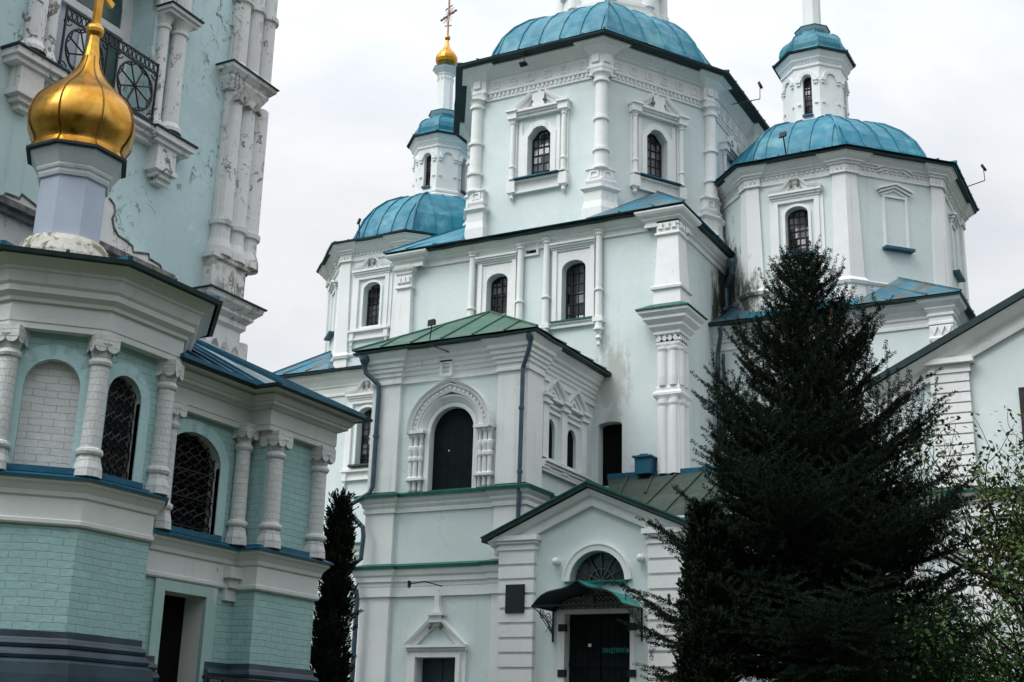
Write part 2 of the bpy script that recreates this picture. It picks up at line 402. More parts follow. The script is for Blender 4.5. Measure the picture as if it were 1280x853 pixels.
def outline(s, z, w, h, kind='arch', k=12):     # opening centred on s, sill at z
    a, b = s-w/2, s+w/2
    if kind == 'rect': return [(a, z), (b, z), (b, z+h), (a, z+h)]
    if kind == 'cham': c = w*.31; return [(a, z), (b, z), (b, z+h-c*1.25), (b-c*.85, z+h-c*.2), (b-c*1.25, z+h), (a+c*1.25, z+h), (a+c*.85, z+h-c*.2), (a, z+h-c*1.25)]
    if kind == 'seg':
        r = w*.12; pts = [(a, z), (b, z)]
        return pts+[(s+w/2*cos(t_), z+h-r+r*sin(t_)) for t_ in [pi*i/k for i in range(k+1)]]
    if kind == 'flatarch': ry = w*.36
    else: ry = w/2
    return [(a, z), (b, z)]+[(s+w/2*cos(pi*i/k), z+h-ry+ry*sin(pi*i/k)) for i in range(k+1)]
def inset(pts, e):
    cx = sum(p[0] for p in pts)/len(pts); out = []
    n = len(pts)
    for i in range(n):
        p = Vector(pts[i]); a = Vector(pts[i-1]); b = Vector(pts[(i+1) % n])
        if (p-a).length < 1e-5: a = Vector(pts[i-2])
        if (b-p).length < 1e-5: b = Vector(pts[(i+2) % n])
        d0 = (p-a).normalized(); d1 = (b-p).normalized()
        n0 = Vector((-d0.y, d0.x)); n1 = Vector((-d1.y, d1.x)); out.append(tuple(p+(n0+n1)*e/max(.3, 1+n0.dot(n1))))
    return out

def window(fr, s, z, w, h, kind, depth, parent, nx=3, nz=6, glass='glass', bar='frame', bw=.022, name='window', fw=.045):
    """frame ring and glazing bars; the pane is its child"""
    o = outline(s, z, w, h, kind); mb = MB()
    fr.poly(mb, o, -depth-.03, -depth+.03, [inset(o, fw)])
    zt = lambda a: min([q[1] for q in [(o[i][0]+(o[(i+1) % len(o)][0]-o[i][0])*t_, o[i][1]+(o[(i+1) % len(o)][1]-o[i][1])*t_) for i in range(1, len(o)) for t_ in (0, .25, .5, .75)] if abs(q[0]-a) < w*.08 and q[1] > z+h*.4] or [z+h])
    for i in range(1, nx):
        a = s-w/2+w*i/nx; fr.box(mb, a-bw/2, a+bw/2, z+fw, zt(a)-.01, -depth-.018, -depth+.018)
    for j in range(1, nz):
        zz = z+h*j/nz; half = w/2
        if zz > z+h*.6:
            ring = [p for p in inset(o, fw*.5)]
            xs = []
            for i in range(len(ring)):
                a, b = ring[i], ring[(i+1) % len(ring)]
                if (a[1]-zz)*(b[1]-zz) < 0: xs.append(a[0]+(b[0]-a[0])*(zz-a[1])/(b[1]-a[1]))
            if len(xs) >= 2: half = (max(xs)-min(xs))/2
            else: continue
        fr.box(mb, s-half, s+half, zz-bw/2, zz+bw/2, -depth-.0155, -depth+.0155)
    f = mb.build(name, bar, parent)
    pb = MB(); fr.poly(pb, inset(o, fw*.4), -depth-.01, -depth-.01); pb.build('pane', glass, f, rec=False)
    return f

def corner_path(poly, w, p, closed=True, skip=()):   # outline of a polygon with corner blocks of half width w, proud by p
    n = len(poly); out = []
    for i in range(n):
        A = Vector(poly[i-1]); B = Vector(poly[i]); C = Vector(poly[(i+1) % n])
        d0 = (B-A).normalized(); d1 = (C-B).normalized(); n0 = Vector((d0.y, -d0.x)); n1 = Vector((d1.y, -d1.x))
        k = (n0+n1)/(1+n0.dot(n1))
        if i in skip: out.append(tuple(B)); continue
        out += [tuple(B-d0*w), tuple(B-d0*w+n0*p), tuple(B+k*p), tuple(B+d1*w+n1*p), tuple(B+d1*w)]
    return out
def corner_block(poly, i, w, p):
    n = len(poly); A = Vector(poly[i-1]); B = Vector(poly[i]); C = Vector(poly[(i+1) % n])
    d0 = (B-A).normalized(); d1 = (C-B).normalized(); n0 = Vector((d0.y, -d0.x)); n1 = Vector((d1.y, -d1.x)); k = (n0+n1)/(1+n0.dot(n1))
    return [tuple(v) for v in (B-d0*w, B-d0*w+n0*p, B+k*p, B+d1*w+n1*p, B+d1*w)]
def offset_poly(poly, e):
    n = len(poly); out = []
    for i in range(n):
        A = Vector(poly[i-1]); B = Vector(poly[i]); C = Vector(poly[(i+1) % n])
        d0 = (B-A).normalized(); d1 = (C-B).normalized(); n0 = Vector((d0.y, -d0.x)); n1 = Vector((d1.y, -d1.x))
        out.append(tuple(B+(n0+n1)/(1+n0.dot(n1))*e))
    return out

def seam(mb, pts, w=.035, h=.05, m=0):
    pts = [Vector(p) for p in pts]
    for a, b in zip(pts, pts[1:]): mb.bar(a+Vector((0, 0, .012)), b+Vector((0, 0, .012)), w, h, m=m)

def facet_dome(name, poly, center, prof, mat, parent, spacing=.62, seam_mat=None, sag=0.):
    """faceted sheet dome: prof [(fraction of the outline, z)] from eave to top, standing seams along each facet"""
    mb = MB(); c = Vector(center); n = len(poly); sm = MB()
    R = [[c+(Vector(p)-c)*t_ for p in poly] for t_, z in prof]
    for k in range(len(prof)-1):
        for i in range(n):
            j = (i+1) % n
            mb.face([(*R[k][i], prof[k][1]), (*R[k][j], prof[k][1]), (*R[k+1][j], prof[k+1][1]), (*R[k+1][i], prof[k+1][1])])
    for i in range(n):
        j = (i+1) % n; A = Vector(poly[i]); B = Vector(poly[j]); t_ = (B-A).normalized(); L = (B-A).length
        mid = (c-A).dot(t_)
        seam(sm, [(*R[k][i], prof[k][1]+.01) for k in range(len(prof))], .06, .06)
        cnt = max(1, int(L/spacing)); sp = L/cnt
        for q in range(1, cnt):
            x = q*sp; pts = []
            for k, (f, z) in enumerate(prof):
                lo = mid-(mid)*f; hi = mid+(L-mid)*f
                xx = x
                if x < lo or x > hi:
                    # meet the hip
                    if pts:
                        f0, z0 = prof[k-1]; lim = (mid-x)/mid if x < mid else (x-mid)/(L-mid)
                        if f0-f > 1e-6 and lim <= f0:
                            u = (f0-lim)/(f0-f); zz = z0+(z-z0)*u; nd = (c-A-t_*mid); b = A+t_*x+nd*(1-lim); pts.append((b.x, b.y, zz))
                    break
                nd = (c-A-t_*mid); b = A+t_*x+nd*(1-f); pts.append((b.x, b.y, z))
            if len(pts) > 1: seam(sm, pts)
    mb.add(sm); return mb.build(name, mat, parent)
# ------------------------------------------------------------------ ground
gm = MB()
gx = [-400, -60, -30, -20, -12, -6, 0, 6, 12, 20, 40, 400]; gy = [-300, -40, -10, 0, 2, 4, 6, 8, 10, 14, 20, 40, 90, 900]
gz = lambda x, y: .95*max(0, min(1, (y-1)/7.5))
for i in range(len(gx)-1):
    for j in range(len(gy)-1):
        q = [(gx[i], gy[j]), (gx[i+1], gy[j]), (gx[i+1], gy[j+1]), (gx[i], gy[j+1])]
        gm.face([(x, y, gz(x, y)) for x, y in q])
tag(gm.build('ground', 'ground', merge=True), kind='structure')
GZ = .95

# ------------------------------------------------------------------ shared ornament
def colonette(fr, mb, s, z0, z1, r, d=.06, rings=(.35,), ped=True, n=12):
    h = z1-z0; pr = [(z0, r*1.5), (z0+.05, r*1.5), (z0+.07, r*1.1)]
    for q in rings:
        z = z0+h*q; pr += [(z-.045, r), (z-.03, r*1.4), (z+.01, r*1.4), (z+.03, r)]
    pr += [(z1-.14, r*.92), (z1-.12, r*1.3), (z1-.09, r*1.3), (z1-.07, r*1.0), (z1-.03, r*1.5), (z1, r*1.55)]
    fr.lathe(mb, s, d, pr, n)
def drops(fr, s, z, parent, w=.12):      # a pair of hanging acorn drops on a small keystone
    mb = MB()
    for k in (-1, 1):
        x, y = fr.xy(s+k*w, .13)
        mb.bar((*fr.xy(s+k*w*1.35, .10), z+.22), (x, y, z+.04), .035)
        mb.lathe(x, y, [(z-.10, .004), (z-.06, .035), (z-.01, .045), (z+.04, .03), (z+.06, .012)], 8)
    return mb.build('drop_ornament', mats_dark, parent, smooth=False)
mats_dark = plain('dark stucco', (.17, .17, .16), .9, 0, .1, .4, 8)  # darker grey than the white trim, for drops and pediment edges

def surround_swan(fr, s, zs, w, h, parent):
    """colonettes, entablature and a broken swan-neck pediment round an opening"""
    mb = MB(); o = outline(s, zs, w, h, 'cham')
    fr.poly(mb, inset(o, -.16), 0, .05, [o])
    zt = zs+h+.30; b = w/2+.42
    for k in (-1, 1):
        fr.box(mb, s+k*b-.20*(k > 0)*0-.1, s+k*b+.1, zs-.05, zt, 0, .05)
        colonette(fr, mb, s+k*b, zs-.05, zt, .062, .10, (.22,))
        fr.box(mb, s+k*(b-.2)-.05, s+k*(b-.2)+.05, zs, zt-.08, 0, .035)
        fr.box(mb, s+k*b-.14, s+k*b+.14, zt, zt+.20, 0, .22)
        fr.box(mb, s+k*b-.17, s+k*b+.17, zt+.20, zt+.26, 0, .27)
        fr.box(mb, s+k*b-.12, s+k*b+.12, zs-.42, zs-.10, 0, .17)
        fr.lathe(mb, s+k*b, .08, [(zs-.62, .02), (zs-.56, .06), (zs-.48, .045), (zs-.42, .09)], 10)
        # swan neck
        path = []
        for i in range(9):
            t_ = i/8; path.append((s+k*(b*1.05-(b*1.05-.20)*t_), zt+.26+.38*(t_**1.7)))
        if k > 0: path = path[::-1]
        fr.sweep(mb, path, [(-.12, .02), (-.12, .10), (-.05, .13), (-.02, .19), (.05, .22), (.07, .22), (.07, .02)])
        for i in range(8):
            a, c2 = path[i], path[i+1]
            fr.poly(mb, [(a[0], zt+.2), (c2[0], zt+.2), (c2[0], c2[1]-.1), (a[0], a[1]-.1)], .045, .045)
    fr.box(mb, s-b, s+b, zt+.02, zt+.10, 0, .12); fr.box(mb, s-b, s+b, zt+.10, zt+.16, 0, .17); fr.box(mb, s-b, s+b, zt+.16, zt+.22, 0, .23)
    fr.poly(mb, [(s-.17, zt+.26), (s+.17, zt+.26), (s+.19, zt+.58), (s+.24, zt+.65), (s-.24, zt+.65), (s-.19, zt+.58)], 0, .16)
    fr.poly(mb, [(s-.1, zt+.65), (s+.1, zt+.65), (s+.04, zt+.72), (s, zt+.80), (s-.04, zt+.72)], 0, .08)
    fr.box(mb, s-b-.05, s+b+.05, zs-.14, zs-.10, 0, .15); fr.box(mb, s-b, s+b, zs-.40, zs-.14, 0, .06); fr.box(mb, s-b, s+b, zs-.45, zs-.40, 0, .11)
    mb.build('window_surround', 'white', parent)
    sb = MB(); sb.hexa([fr.P(s-b*.86, zs-.08, .24), fr.P(s+b*.86, zs-.08, .24), fr.P(s+b*.86, zs-.08, .0), fr.P(s-b*.86, zs-.08, .0),
                        fr.P(s-b*.86, zs-.05, .24), fr.P(s+b*.86, zs-.05, .24), fr.P(s+b*.86, zs+.02, -.2), fr.P(s-b*.86, zs+.02, -.2)])
    sb.build('window_sill', 'bluef', parent)
    drops(fr, s, zt+.42, parent, .17)

def surround_colonettes(fr, s, zs, w, h, parent, sill='greenf'):
    mb = MB(); zt = zs+h+.40; b = w/2+.40
    fr.poly(mb, [(s-w/2-.22, zs), (s+w/2+.22, zs), (s+w/2+.22, zt-.16), (s-w/2-.22, zt-.16)], 0, .03, [outline(s, zs+.001, w, h, 'flatarch')])
    for k in (-1, 1):
        a, c2 = sorted((s+k*(w/2+.13), s+k*(w/2+.25))); fr.box(mb, a, c2, zs, zt, 0, .07)
        colonette(fr, mb, s+k*b, zs-.35, zt+.25, .085, .10, (.40,))
        fr.box(mb, s+k*b-.13, s+k*b+.13, zs-.14, zs-.02, 0, .2)
        fr.lathe(mb, s+k*b, .09, [(zs-.78, .01), (zs-.72, .05), (zs-.62, .035), (zs-.55, .085), (zs-.47, .05), (zs-.35, .10)], 10)
    for i, (z, d) in enumerate(((0, .05), (.05, .09), (.10, .14), (.15, .18))): fr.box(mb, s-b+.1, s+b-.1, zt-.12+z, zt-.07+z, 0, d)
    fr.box(mb, s-b, s+b, zs-.16, zs-.06, 0, .09); fr.box(mb, s-b, s+b, zs-.06, zs-.02, 0, .13)
    mb.build('window_surround', 'white', parent)
    sb = MB(); fr.box(sb, s-w/2-.25, s+w/2+.25, zs-.02, zs+.02, -.2, .16); sb.build('window_sill', sill, parent)

def surround_eared(fr, s, zs, w, h, parent, sill=None, kind='arch', drop=True, brackets=True, peak=.3):
    mb = MB(); zt = zs+h+.22; b = w/2+.30
    o = outline(s, zs+.001, w, h, kind)
    fr.poly(mb, inset(o, -.07), 0, .04, [o])
    fr.poly(mb, [(s-b, zs-.1), (s+b, zs-.1), (s+b, zt), (s-b, zt)], 0, .07, [[(s-b+.13, zs-.05), (s+b-.13, zs-.05), (s+b-.13, zt-.10), (s-b+.13, zt-.10)]])
    fr.poly(mb, [(s-b-.1, zs-.1), (s-b, zs-.1), (s-b, zt), (s-b-.1, zt)], 0, .035); fr.poly(mb, [(s+b, zs-.1), (s+b+.1, zs-.1), (s+b+.1, zt), (s+b, zt)], 0, .035)
    for z, d, e in ((0, .09, .02), (.06, .13, .05), (.12, .17, .08)): fr.box(mb, s-b-e, s+b+e, zt+z, zt+z+.06, 0, d)
    path = [(s-b-.1, zt+.20), (s-b*.55, zt+.25), (s-.10, zt+.20+peak), (s+.10, zt+.20+peak), (s+b*.55, zt+.25), (s+b+.1, zt+.20)]
    fr.sweep(mb, path, [(-.10, .01), (-.10, .07), (-.03, .10), (0, .15), (.05, .17), (.05, .01)])
    fr.poly(mb, [(s-b, zt+.17), (s+b, zt+.17), (s+b*.55, zt+.24), (s+.1, zt+.15+peak), (s-.1, zt+.15+peak), (s-b*.55, zt+.24)], .02, .03)
    if brackets:
        fr.box(mb, s-b-.12, s+b+.12, zs-.16, zs-.10, 0, .14); fr.box(mb, s-b-.05, s+b+.05, zs-.36, zs-.16, 0, .05); fr.box(mb, s-b-.1, s+b+.1, zs-.40, zs-.36, 0, .09)
        for k in (-1, 1):
            fr.box(mb, s+k*b-.07, s+k*b+.07, zs-.40, zs-.16, 0, .11)
            fr.lathe(mb, s+k*b, .06, [(zs-.62, .01), (zs-.55, .04), (zs-.48, .03), (zs-.40, .07)], 8)
    mb.build('window_surround', 'white', parent)
    if sill:
        sb = MB(); fr.box(sb, s-w/2-.12, s+w/2+.12, zs-.03, zs+.03, -.15, .20); sb.build('window_sill', sill, parent)
    if drop: drops(fr, s, zt+peak+.05, parent, .09)

def entablature(name, poly, w, p, z0, z1, parent, out=.34, teeth=None, squares=None, triangles=False, closed=True, mat='white', path=None, skip=(), tall=False):
    """moulded cornice from z0 to z1 with corner breaks; dentils and coffers belong to its surface"""
    mb = MB(); H_ = z1-z0
    path = path or corner_path(poly, w, p, closed, skip)
    mb.mold(path, [(0, z0), (.05, z0), (.05, z0+.06*H_), (.03, z0+.08*H_), (.03, z0+.46*H_), (.08, z0+.48*H_), (.08, z0+.56*H_), (.14, z0+.60*H_), (.14, z0+.67*H_), (.14+.5*(out-.14), z0+.80*H_), (out-.04, z0+.90*H_), (out-.04, z0+.94*H_), (out, z0+.95*H_), (out, z1)] if not tall else [(0, z0), (.05, z0), (.05, z0+.05*H_), (.03, z0+.06*H_), (.03, z0+.19*H_), (.09, z0+.21*H_), (.09, z0+.26*H_), (.04, z0+.28*H_), (.04, z0+.70*H_), (.10, z0+.73*H_), (.10, z0+.77*H_), (.2, z0+.86*H_), (out-.04, z0+.94*H_), (out, z0+.95*H_), (out, z1)], closed)
    n = len(poly)
    for i in range(n if closed else n-1):
        f = Fr(poly[i], poly[(i+1) % n])
        if teeth:
            k = int(f.L/.13)
            for q in range(1, k): a = f.L*q/k; f.box(mb, a-.028, a+.028, z0+teeth[0]*H_, z0+teeth[1]*H_, 0, .075)
        if squares:
            k = max(2, int(f.L/.50))
            for q in range(1, k):
                a = f.L*q/k; z = z0+squares*H_
                f.poly(mb, [(a-.12, z-.12), (a+.12, z-.12), (a+.12, z+.12), (a-.12, z+.12)], .04, .065, [[(a-.07, z-.07), (a+.07, z-.07), (a+.07, z+.07), (a-.07, z+.07)]]); f.box(mb, a-.03, a+.03, z-.03, z+.03, .04, .055)
    return mb.build(name, mat, parent)

def eave(poly, z, out, parent, th=.07, closed=True, name='eave', mat='eave', drop=.0):
    mb = MB(); th = min(th, .045); pr = [(-.1, z), (out, z-drop), (out+.01, z+th-drop), (-.1, z+th+.03)]
    P_ = []; n = len(poly)
    for i in range(n if closed else n-1):
        A, B = Vector(poly[i]), Vector(poly[(i+1) % n]); k = max(1, int((B-A).length/.45))
        P_ += [tuple(A.lerp(B, j/k)) for j in range(k)]
    if not closed: P_.append(tuple(poly[-1]))
    mb.mold(P_, pr, closed)
    for i, q in enumerate(mb.v):      # bent sheet edge
        if True:
            h_ = sin(q[0]*7.3+q[1]*5.1)*.5+sin(q[0]*2.9-q[1]*3.7)*.5; mb.v[i] = (q[0]+.012*sin(q[1]*9+q[0]*4), q[1]+.012*sin(q[0]*8), q[2]+.022*h_)
    return mb.build(name, mat, parent)

def squinch(corner, pa, pb, a, b, ze, za, zp, parent, mat='bluew'):
    """little hipped corner roof between a square base and the octagon on it"""
    mb = MB(); pk = ((a[0]+b[0])/2, (a[1]+b[1])/2, zp)
    C = (*corner, ze); A = (*pa, ze); B = (*pb, ze); a3 = (*a, za); b3 = (*b, za)
    mb.face([A, C, pk, a3]); mb.face([C, B, b3, pk])
    th = .04
    sm = mb; seam(sm, [C, pk], .05, .05)
    V_ = lambda p: Vector(p)
    for t_ in (.35, .7):
        seam(sm, [V_(A).lerp(V_(C), t_), V_(a3).lerp(V_(pk), t_)]); seam(sm, [V_(C).lerp(V_(B), 1-t_), V_(pk).lerp(V_(b3), 1-t_)])
    return mb.build('corner_roof', mat, parent)

# ================================================================== CHURCH
church = thing('church', 'large pale blue and white church with blue domes, behind the spruce and the porch', 'church', (-14.7, 33, GZ))
def octo(cx, cy, fu, ch_u, ch_v, fv):
    U = fu+ch_u; V = fv+ch_v
    return [(cx-fu, cy-V), (cx+fu, cy-V), (cx+U, cy-fv), (cx+U, cy+fv), (cx+fu, cy+V), (cx-fu, cy+V), (cx-U, cy+fv), (cx-U, cy-fv)]
OM = [(-16.52, 28.3), (-12.84, 28.3), (-10.97, 31.34), (-10.97, 34.9), (-12.84, 37.9), (-16.52, 37.9), (-18.39, 34.9), (-18.39, 31.34)]
OR = octo(-8.46, 34.3, 1.27, 1.97, 1.97, 1.53)
OL = octo(-21.1, 33.5, 1.12, 1.65, 1.60, 1.60)

def poly_walls(name, poly, z0, z1, mat, parent, holes={}, reveal=.3, skip=()):
    mb = MB(); n = len(poly)
    for i in range(n):
        if i in skip: continue
        f = Fr(poly[i], poly[(i+1) % n]); f.wall(mb, [(0, z0), (f.L, z0), (f.L, z1), (0, z1)], holes.get(i, []), reveal)
    o = mb.build(name, mat, parent, rec=False)
    return o

# ---- central block
MB_POLY = [(-18.45, 28.0), (-10.75, 28.0), (-10.75, 38.3), (-18.45, 38.3)]
fM = Fr(MB_POLY[0], MB_POLY[1]); uM = lambda u: u+18.45
w1 = (uM(-15.60), 11.75, .62, 1.58); w2 = (uM(-13.41), 11.75, .66, 1.62)
dM = (uM(-12.40), 7.55, .62, 1.55)
ventM = [(uM(-14.77), 13.72), (uM(-14.47), 13.72), (uM(-14.47), 14.02), (uM(-14.77), 14.02)]
poly_walls('main_wall', MB_POLY, GZ, 14.2, 'pale', church, {0: [outline(*w1, 'flatarch'), outline(*w2, 'flatarch'), outline(*dM, 'seg', 6), ventM]}, .28)
for w_ in (w1, w2):
    window(fM, *w_, 'flatarch', .26, church, 4, 6); surround_colonettes(fM, *w_, church)
mb = MB(); fM.box(mb, dM[0]-.35, dM[0]+.35, dM[1], dM[1]+1.6, -.34, -.28); mb.build('door', 'void', church)
mb = MB(); fM.poly(mb, [(uM(-14.84), 13.66), (uM(-14.40), 13.66), (uM(-14.40), 14.08), (uM(-14.84), 14.08)], 0, .06, [ventM])
o = mb.build('vent', 'white', church); mb = MB(); fM.poly(mb, ventM, -.2, -.2); mb.build('vent_back', 'greym', o)
mp_ = [(-18.45, 38.3), (-18.45, 28.0), (-10.75, 28.0), (-10.75, 38.3)]
mb = MB(); cpath = [(-18.45, 32.)]+corner_block(MB_POLY, 0, .62, .18)+corner_block(MB_POLY, 1, .62, .18)+[(-10.75, 32.6)]
mb.mold(cpath, [(0, 13.82), (.05, 13.82), (.05, 13.88), (.03, 13.90), (.03, 13.96), (.10, 14.0), (.10, 14.04), (.20, 14.10), (.24, 14.16), (.24, 14.20)])
mb.build('cornice', 'white', church)
eave([(-18.45, 38.3), (-18.45, 28.0), (-10.75, 28.0), (-10.75, 38.3)], 14.17, .36, church, .03, False)
mb = MB()     # flat sheet between the eave and the drum
mb.face([(-18.9, 27.55, 14.24), (-10.3, 27.55, 14.24), (-10.3, 38.7, 14.3), (-18.9, 38.7, 14.3)])
mb.build('roof', 'bluew', church)
squinch((-10.3, 27.54), (-12.9, 27.54), (-10.3, 31.4), OM[1], OM[2], 14.25, 14.34, 15.70, church)
squinch((-18.9, 27.54), (-16.5, 27.54), (-18.9, 31.4), OM[0], OM[7], 14.25, 14.34, 15.70, church, 'blue')
# corner pilasters of the block: slightly battered, with carved caps
def carved_pilaster(i, z0, z1, wb, wt, parent, pb=.2, pt=.14, plinthless=False, name='pilaster'):
    mb = MB(); b = corner_block(MB_POLY, i, wb, pb); t_ = corner_block(MB_POLY, i, wt, pt)
    for q in range(4): mb.face([(*b[q], z0), (*b[q+1], z0), (*t_[q+1], z1-.55), (*t_[q], z1-.55)])
    path = corner_block(MB_POLY, i, wt, pt)
    mb.mold(path, [(0, z1-.60), (.06, z1-.57), (.06, z1-.53), (.02, z1-.50), (.02, z1-.20), (.06, z1-.16), (.06, z1-.12), (.11, z1-.06), (.13, z1), (0, z1)])
    # carved rosettes on the cap
    for q in (0, 1, 2, 3):
        f = Fr(path[q], path[q+1])
        if f.L < .3: continue
        k = 3
        for j in range(k):
            a = f.L*(j+.5)/k; z = z1-.35
            f.poly(mb, [(a+.085*cos(2*pi*e/8)*(1 if e % 2 else .6), z+.11*sin(2*pi*e/8)*(1 if e % 2 else .6)) for e in range(8)], .02, .07)
    pbm = corner_block(MB_POLY, i, wb, pb)
    mb.mold(pbm, [(0, z0+.42), (.04, z0+.42), (.05, z0+.48), (.0, z0+.52)])
    return mb.build(name, 'white', parent)
carved_pilaster(0, 11.2, 13.84, .34, .28, church, .20, .14)
carved_pilaster(1, 11.75, 14.15, .44, .33, church, .27, .19)
mb = MB()   # lower pier with clustered shafts under a deep cap
cb = corner_block(MB_POLY, 1, .37, .17)
mb.mold(cb, [(0, 10.75), (.03, 10.80), (.03, 10.86), (.0, 10.9), (.0, 11.02), (.07, 11.05), (.07, 11.12), (.16, 11.22), (.16, 11.28), (.27, 11.38), (.27, 11.45), (.36, 11.53), (.36, 11.60), (0, 11.62)])
mb.mold(cb, [(0, 7.7), (.0, 7.7), (.0, 9.45), (.05, 9.5), (.09, 9.56), (.09, 9.62), (.02, 9.68), (.02, 9.75), (0, 9.8), (0, 11.0)])
for q in range(4):
    f = Fr(cb[q], cb[q+1])
    if f.L < .3: continue
    for k in range(2):
        a = f.L*(k+.5)/2
        f.lathe(mb, a, -.02, [(9.8, .10), (10.0, .115), (10.62, .105), (10.68, .13), (10.72, .13), (10.74, .08)], 12)
        f.lathe(mb, a, -.02, [(7.7, .105), (9.3, .105), (9.36, .13), (9.45, .13)], 12)
    for k in range(4):
        a = f.L*(k+.5)/4; f.poly(mb, [(a-.11, 10.88), (a+.11, 10.88), (a, 11.04)], .0, .045)
mb.build('pilaster', 'white', church)
mb = MB(); cc = corner_block(MB_POLY, 1, .37, .17)
mb.mold(cc, [(.40, 11.60), (.40, 11.63), (.0, 11.86), (-.1, 11.9)]); mb.build('pilaster_flashing', 'greenf', church)

# ---- central drum
holesM = {}
def drum_window(poly, i, frac, zs, w, h, kind, parent, holes, nx=4, nz=6):
    f = Fr(poly[i], poly[(i+1) % 8]); s = f.L*frac; holes.setdefault(i, []).append(outline(s, zs, w, h, kind)); return f, s
wa = [drum_window(OM, i, .5 if i else .515, 16.05, .68, 1.42, 'cham', church, holesM) for i in (0, 1, 2)]
poly_walls('drum_wall', OM, 14.2, 19.5, 'pale', church, holesM, .28)
for f, s in wa[:2]:
    window(f, s, 16.05, .68, 1.42, 'cham', .26, church, 4, 6); surround_swan(f, s, 16.05, .68, 1.42, church)
f, s = wa[2]; window(f, s, 16.05, .68, 1.42, 'cham', .26, church, 4, 6); surround_swan(f, s, 16.05, .68, 1.42, church)
entablature('cornice', OM, .24, .14, 18.55, 19.46, church, .36, (.08, .19), .49, tall=True)
for i in range(8):
    if i in (4, 5): continue
    x, y = OM[i]; A = Vector(OM[i-1]); B = Vector(OM[i]); C_ = Vector(OM[(i+1) % 8])
    n0 = Vector(((B-A).y, -(B-A).x)).normalized(); n1 = Vector(((C_-B).y, -(C_-B).x)).normalized(); d = (n0+n1).normalized()
    cx, cy = B+d*.05
    mb = MB(); r = .177
    mb.lathe(cx, cy, [(15.85, r*1.25), (15.9, r*1.25), (15.93, r), (16.33, r), (16.35, r*1.3), (16.42, r*1.3), (16.45, r*.97), (17.22, r*.95), (17.24, r*1.22), (17.31, r*1.22), (17.34, r*.93), (18.32, r*.88), (18.34, r*1.2), (18.42, r*1.2), (18.45, r*.95), (18.52, r*1.1), (18.58, r*1.45)], 18)
    cbk = corner_block(OM, i, .30, .17)
    mb.mold(cbk, [(.1, 14.25), (.1, 14.75), (.06, 14.95), (.06, 15.2), (.14, 15.28), (.14, 15.34), (0, 15.38), (.0, 15.46), (.05, 15.50), (.05, 15.56), (.0, 15.60), (0, 15.80), (.05, 15.84), (.05, 15.88), (-.16, 15.90)])
    for q in (1, 2):
        f = Fr(cbk[q], cbk[q+1]); f.poly(mb, [(f.L*.15, 15.6), (f.L*.85, 15.6), (f.L*.85, 15.8), (f.L*.15, 15.8)], 0, .03, [[(f.L*.3, 15.64), (f.L*.7, 15.64), (f.L*.7, 15.76), (f.L*.3, 15.76)]])
    # bracketed cap inside the cornice
    cb2 = corner_block(OM, i, .20, .16)
    mb.mold(cb2, [(.02, 18.58), (.06, 18.75), (.06, 18.82), (.03, 18.86), (.03, 19.12), (.10, 19.2), (.18, 19.3), (.24, 19.44)])
    for q in (1, 2):
        f = Fr(cb2[q], cb2[q+1])
        for a in (f.L*.25, f.L*.6): f.poly(mb, [(a-.05, 18.9), (a+.05, 18.9), (a+.05, 19.1), (a, 19.14), (a-.05, 19.1)], .03, .09)
    mb.build('corner_column', 'white', church)
ES = .68
eave(OM, 19.46, ES, church, .06)
DM = offset_poly(OM, ES)
facet_dome('dome_roof', DM, (-14.68, 33.1), [(1.0, 19.53), (.81, 19.88), (.78, 20.4), (.73, 20.95), (.66, 21.45), (.57, 21.9), (.47, 22.25), (.36, 22.5)], 'blue', church, .62)

